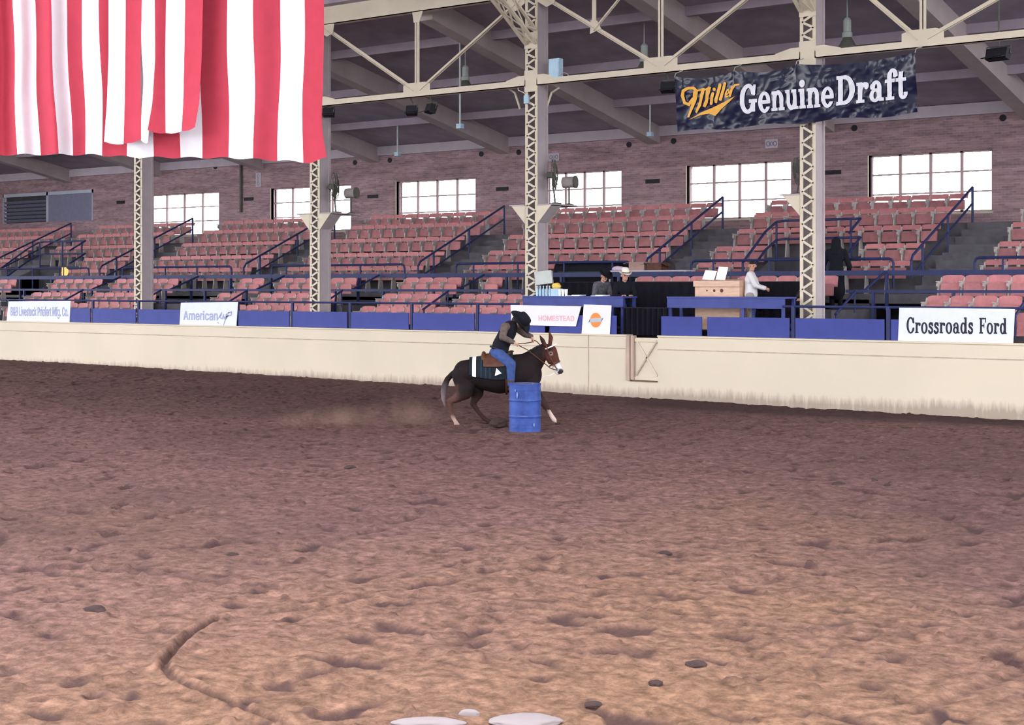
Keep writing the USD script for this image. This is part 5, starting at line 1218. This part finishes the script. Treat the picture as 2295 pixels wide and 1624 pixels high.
for i, (px, py, dx, dz, dd) in enumerate(((905, 930, .95, .42, .7), (745, 945, 1.35, .36, .9))):
    c = ats(px, py, 28.0); path = numbered('/World', 'dust_cloud')
    ic = trimesh.creation.icosphere(3)
    m_ = usdkit.mesh(stage, path, (ic.vertices, ic.faces), LOOK['dust'], False)
    M_ = Gf.Matrix4d(*(RIGHT * dx), 0, *(FWD * dd), 0, *(UP * dz), 0, *c, 1); UsdGeom.Xformable(m_).AddTransformOp().Set(M_)
    tag(m_, ['denser tan dust hanging right behind the mule hind feet', 'thin tan dust trailing farther left behind the mule'][i], 'dust', kind='stuff')
def clod(p, r, look, lab, cat, name, seed, flat=.6):
    ic = trimesh.creation.icosphere(3); v_ = ic.vertices * (1 + .6 * (meshkit.fbm(ic.vertices * 1.6 + seed, 3, seed)[:, None] - .5)) * r * [1, 1, flat]
    obj(name, (v_ + p, ic.faces), look, label=lab, cat=cat, smooth=True)
clod(gr(1118, 955) + [0, 0, .05], .19, 'dirt_clod', 'dark heap of dirt thrown up left of the barrel', 'dirt', 'dirt_heap', 3)
clod(gr(1092, 958), .09, 'dirt_clod', 'small dark clod beside the heap left of the barrel', 'dirt', 'dirt_clod', 4)
for i, (px, py, r) in enumerate(((208, 1369, .10), (140, 1353, .045), (520, 1243, .06), (785, 1048, .09), (1560, 1490, .08), (1880, 1085, .09), (1955, 1077, .08), (1990, 1088, .06), (1490, 1240, .07), (1330, 1580, .06), (1470, 1530, .05), (870, 905, .08))):
    clod(gr(px, py), r, 'dirt_clod', f'dark clod of dirt on the arena floor, {["large one at the left", "tiny one at the far left", "small one left of centre", "in the middle distance left of the barrel", "in the right foreground", "left of a line of three at right", "middle of a line of three at right", "right of a line of three at right", "right of centre", "near the bottom edge", "small one near the bottom right", "near the wall left of the mule"][i]}', 'dirt', 'dirt_clod', 10 + i, .4)
for i, (px, py, rx, ry, lab) in enumerate(((1180, 1622, .22, .10, 'largest white chalk patch at the bottom edge of the photo'), (960, 1627, .22, .06, 'flat white chalk patch at the bottom edge left of the others'), (1052, 1608, .065, .02, 'small white chalk patch above the two larger ones'))):
    p = gr(px, py); m_ = trimesh.creation.icosphere(3); v_ = m_.vertices.copy(); v_ = v_ * (1 + .35 * (meshkit.fbm(v_ * 1.7, 3, 90 + i)[:, None] - .5))
    v_ = v_[:, :1] * rx * RIGHT + v_[:, 1:2] * ry * FWD + v_[:, 2:] * .035 * UP + p + .02 * UP
    obj('chalk_patch', (v_, m_.faces), 'chalk', label=lab, cat='chalk', smooth=True)

# ------------------------------------------------------------------ people in the stand
def person(label, p, face, h, pose, top, bottom, hat_=None, hair='hair_dark', head_turn=None, lean=.0, arms_to=None, name='person', head_tilt=.15, seat=.45, hood=False, top_len=None):
    """A figure of height h at p (on its floor) facing `face`; pose is 'stand' or 'sit'."""
    f, r, u = frame(face); k = h / 1.75; p = np.array(p, float); Q = lambda a, b, c: p + k * (f * a + r * b + UP * c)
    t = thing(name, label, 'person', p)
    if pose == 'sit':
        hz = seat / k; pelv = Q(0, 0, hz + .08); L = lambda s: [(Q(0, s * .10, hz + .07), .085 * k), (Q(.42, s * .12, hz + .06), .06 * k), (Q(.44, s * .12, .08), .042 * k)]; ft = lambda s: [(Q(.42, s * .12, .05), .042 * k), (Q(.60, s * .13, .035), .033 * k)]
    else:
        hz = .92; pelv = Q(0, 0, hz); L = lambda s: [(Q(0, s * .09, .88), .09 * k), (Q(.03, s * .10, .48), .062 * k), (Q(0, s * .10, .09), .042 * k)]; ft = lambda s: [(Q(-.02, s * .10, .045), .042 * k), (Q(.17, s * .11, .035), .033 * k)]
    z0 = (pelv[2] - p[2]) / k; ch = Q(lean * .6, 0, z0 + .36); sh = Q(lean, 0, z0 + .50); nk = Q(lean * 1.12 + .01, 0, z0 + .58); hd_ = Q(lean * 1.3 + .035, 0, z0 + .70)
    S = lambda s: sh + k * r * s * .19; hfr_ = frame(face if head_turn is None else head_turn, head_tilt)
    if arms_to is None: arms_to = [(.10, -.30, z0 + .02), (.10, .30, z0 + .02)]
    W = [Q(*arms_to[0]), Q(*arms_to[1])]; E = []
    for s, w in zip((-1, 1), W):
        mid = (S(s) + w) / 2; d = np.linalg.norm(w - S(s)); bend = math.sqrt(max(.0, (.29 * k) ** 2 - (d / 2) ** 2)); E.append(mid + bend * (-.8 * UP + .5 * r * s - .2 * f))
    tb = [[(pelv, .15 * k), (Q(lean * .3, 0, z0 + .18), .135 * k)], [(Q(lean * .3, 0, z0 + .18), .135 * k), (ch, .14 * k)], [(ch + k * r * .06, .125 * k), (ch - k * r * .06, .125 * k), (sh + k * r * .12, .07 * k), (sh - k * r * .12, .07 * k)]]
    al = lambda g: [b for s, w, e in zip((-1, 1), W, E) for b in chain([(S(s), (.062 + g) * k), (e, (.048 + g) * k), (w, (.034 + g) * k)])]
    lg = lambda g: [[(c, rr + g * k) for c, rr in b] for s in (-1, 1) for b in chain(L(s))]
    hn = [b for w, e in zip(W, E) for b in hand_bones(w, w - e, UP)]
    obj('body', skin(tb + al(-.01) + lg(-.01) + [[a for a in ft(s)] for s in (-1, 1)] + [[(sh, .07 * k), (nk, .055 * k)], [(nk, .055 * k), (hd_, .06 * k)]] + head_bones(hd_, hfr_, k) + hn, .03, 4), 'skin', t, smooth=True)
    g = .022
    infl = [[(c, (np.array(rr) + g * k)) for c, rr in b] for b in tb]
    if top_len: infl += [[(pelv, .19 * k), (p + UP * top_len * k, .22 * k)]]
    obj('coat' if top_len else 'jacket', skin(infl + al(.016), .045, 4), top, t, smooth=True)
    if bottom: obj('trousers', skin(lg(.014) + [[(pelv, .165 * k), (L(1)[0][0], .11 * k)], [(pelv, .165 * k), (L(-1)[0][0], .11 * k)]], .045, 4), bottom, t, smooth=True)
    for s in (-1, 1): obj('shoe', skin([[(c, rr + .010) for c, rr in ft(s)]], .03, 2), 'boot', t, smooth=True)
    fx, rx, ux = hfr_
    if hood: obj('hood', skin([[(hd_ - fx * .03 + ux * .05, .115 * k), (hd_ - fx * .05 - ux * .08, .12 * k)], [(hd_ - fx * .05 - ux * .08, .12 * k), (sh, .16 * k)]], .04, 4), top, t, smooth=True)
    else: obj('hair', skin([[(hd_ - fx * .03 * k + ux * .045 * k, .094 * k), (hd_ - fx * .05 * k - ux * (.02 if hair != 'long' else .12) * k, .07 * k)], [(hd_ - fx * .01 * k + ux * .065 * k, .082 * k), (hd_ + fx * .02 * k + ux * .075 * k, .07 * k)]], .03, 3), 'hair_dark', t, smooth=True)
    face_parts(t, hd_, hfr_, k)
    if hat_ == 'cap':
        obj('cap', skin([[(hd_ - fx * .0 + ux * .07, .102 * k), (hd_ + fx * .03 + ux * .065, .095 * k)], [(hd_ + fx * .06 + ux * .05, .06), (hd_ + fx * .15 + ux * .035, .04)]], .03, 3), 'hat_white', t, smooth=True)
    elif hat_: hat(t, hd_ + k * (ux * .075 + fx * .01), hfr_, hat_, 1.15)
    return t
TOCAM = -FWD
def spot(px, Y, z): q = at(px, 600, Y); q[2] = z; return q
person('person in a white cowboy hat and black jacket seated at the left table', spot(1396, 31.98, PZ), TOCAM + .25 * RIGHT, 1.80, 'sit', 'black_cloth', 'denim', 'hat_white', lean=.10, seat=.50, arms_to=[(.30, -.14, .78), (.30, .14, .78)])
person('person in a dark cowboy hat and grey shirt bent over the left table', spot(1338, 32.0, PZ), TOCAM + .7 * RIGHT, 1.78, 'sit', 'grey_plaid', 'denim', 'black_cloth', lean=.20, seat=.50, head_tilt=.5, arms_to=[(.36, -.12, .78), (.36, .16, .78)])
person('dark haired person in a white shirt standing beside the wooden lectern', spot(1683, 32.0, PZ), RIGHT * .9 - FWD * .3, 1.64, 'stand', 'shirt_white', 'skirt_grey', None, head_turn=TOCAM - .3 * RIGHT, arms_to=[(.34, -.10, 1.08), (.36, .12, 1.06)])
person('person in a long black hooded coat standing behind the rightmost column', spot(1874, 36.0, 2.05), FWD + .3 * RIGHT, 1.84, 'stand', 'black_cloth', 'black_cloth', None, hood=True, top_len=.45)
person('person in a white cap and black jacket sitting low beside the right table', spot(1774, 32.35, 1.19), FWD * .3 + RIGHT, 1.72, 'sit', 'black_cloth', 'denim', 'cap', lean=.16, head_tilt=.45)
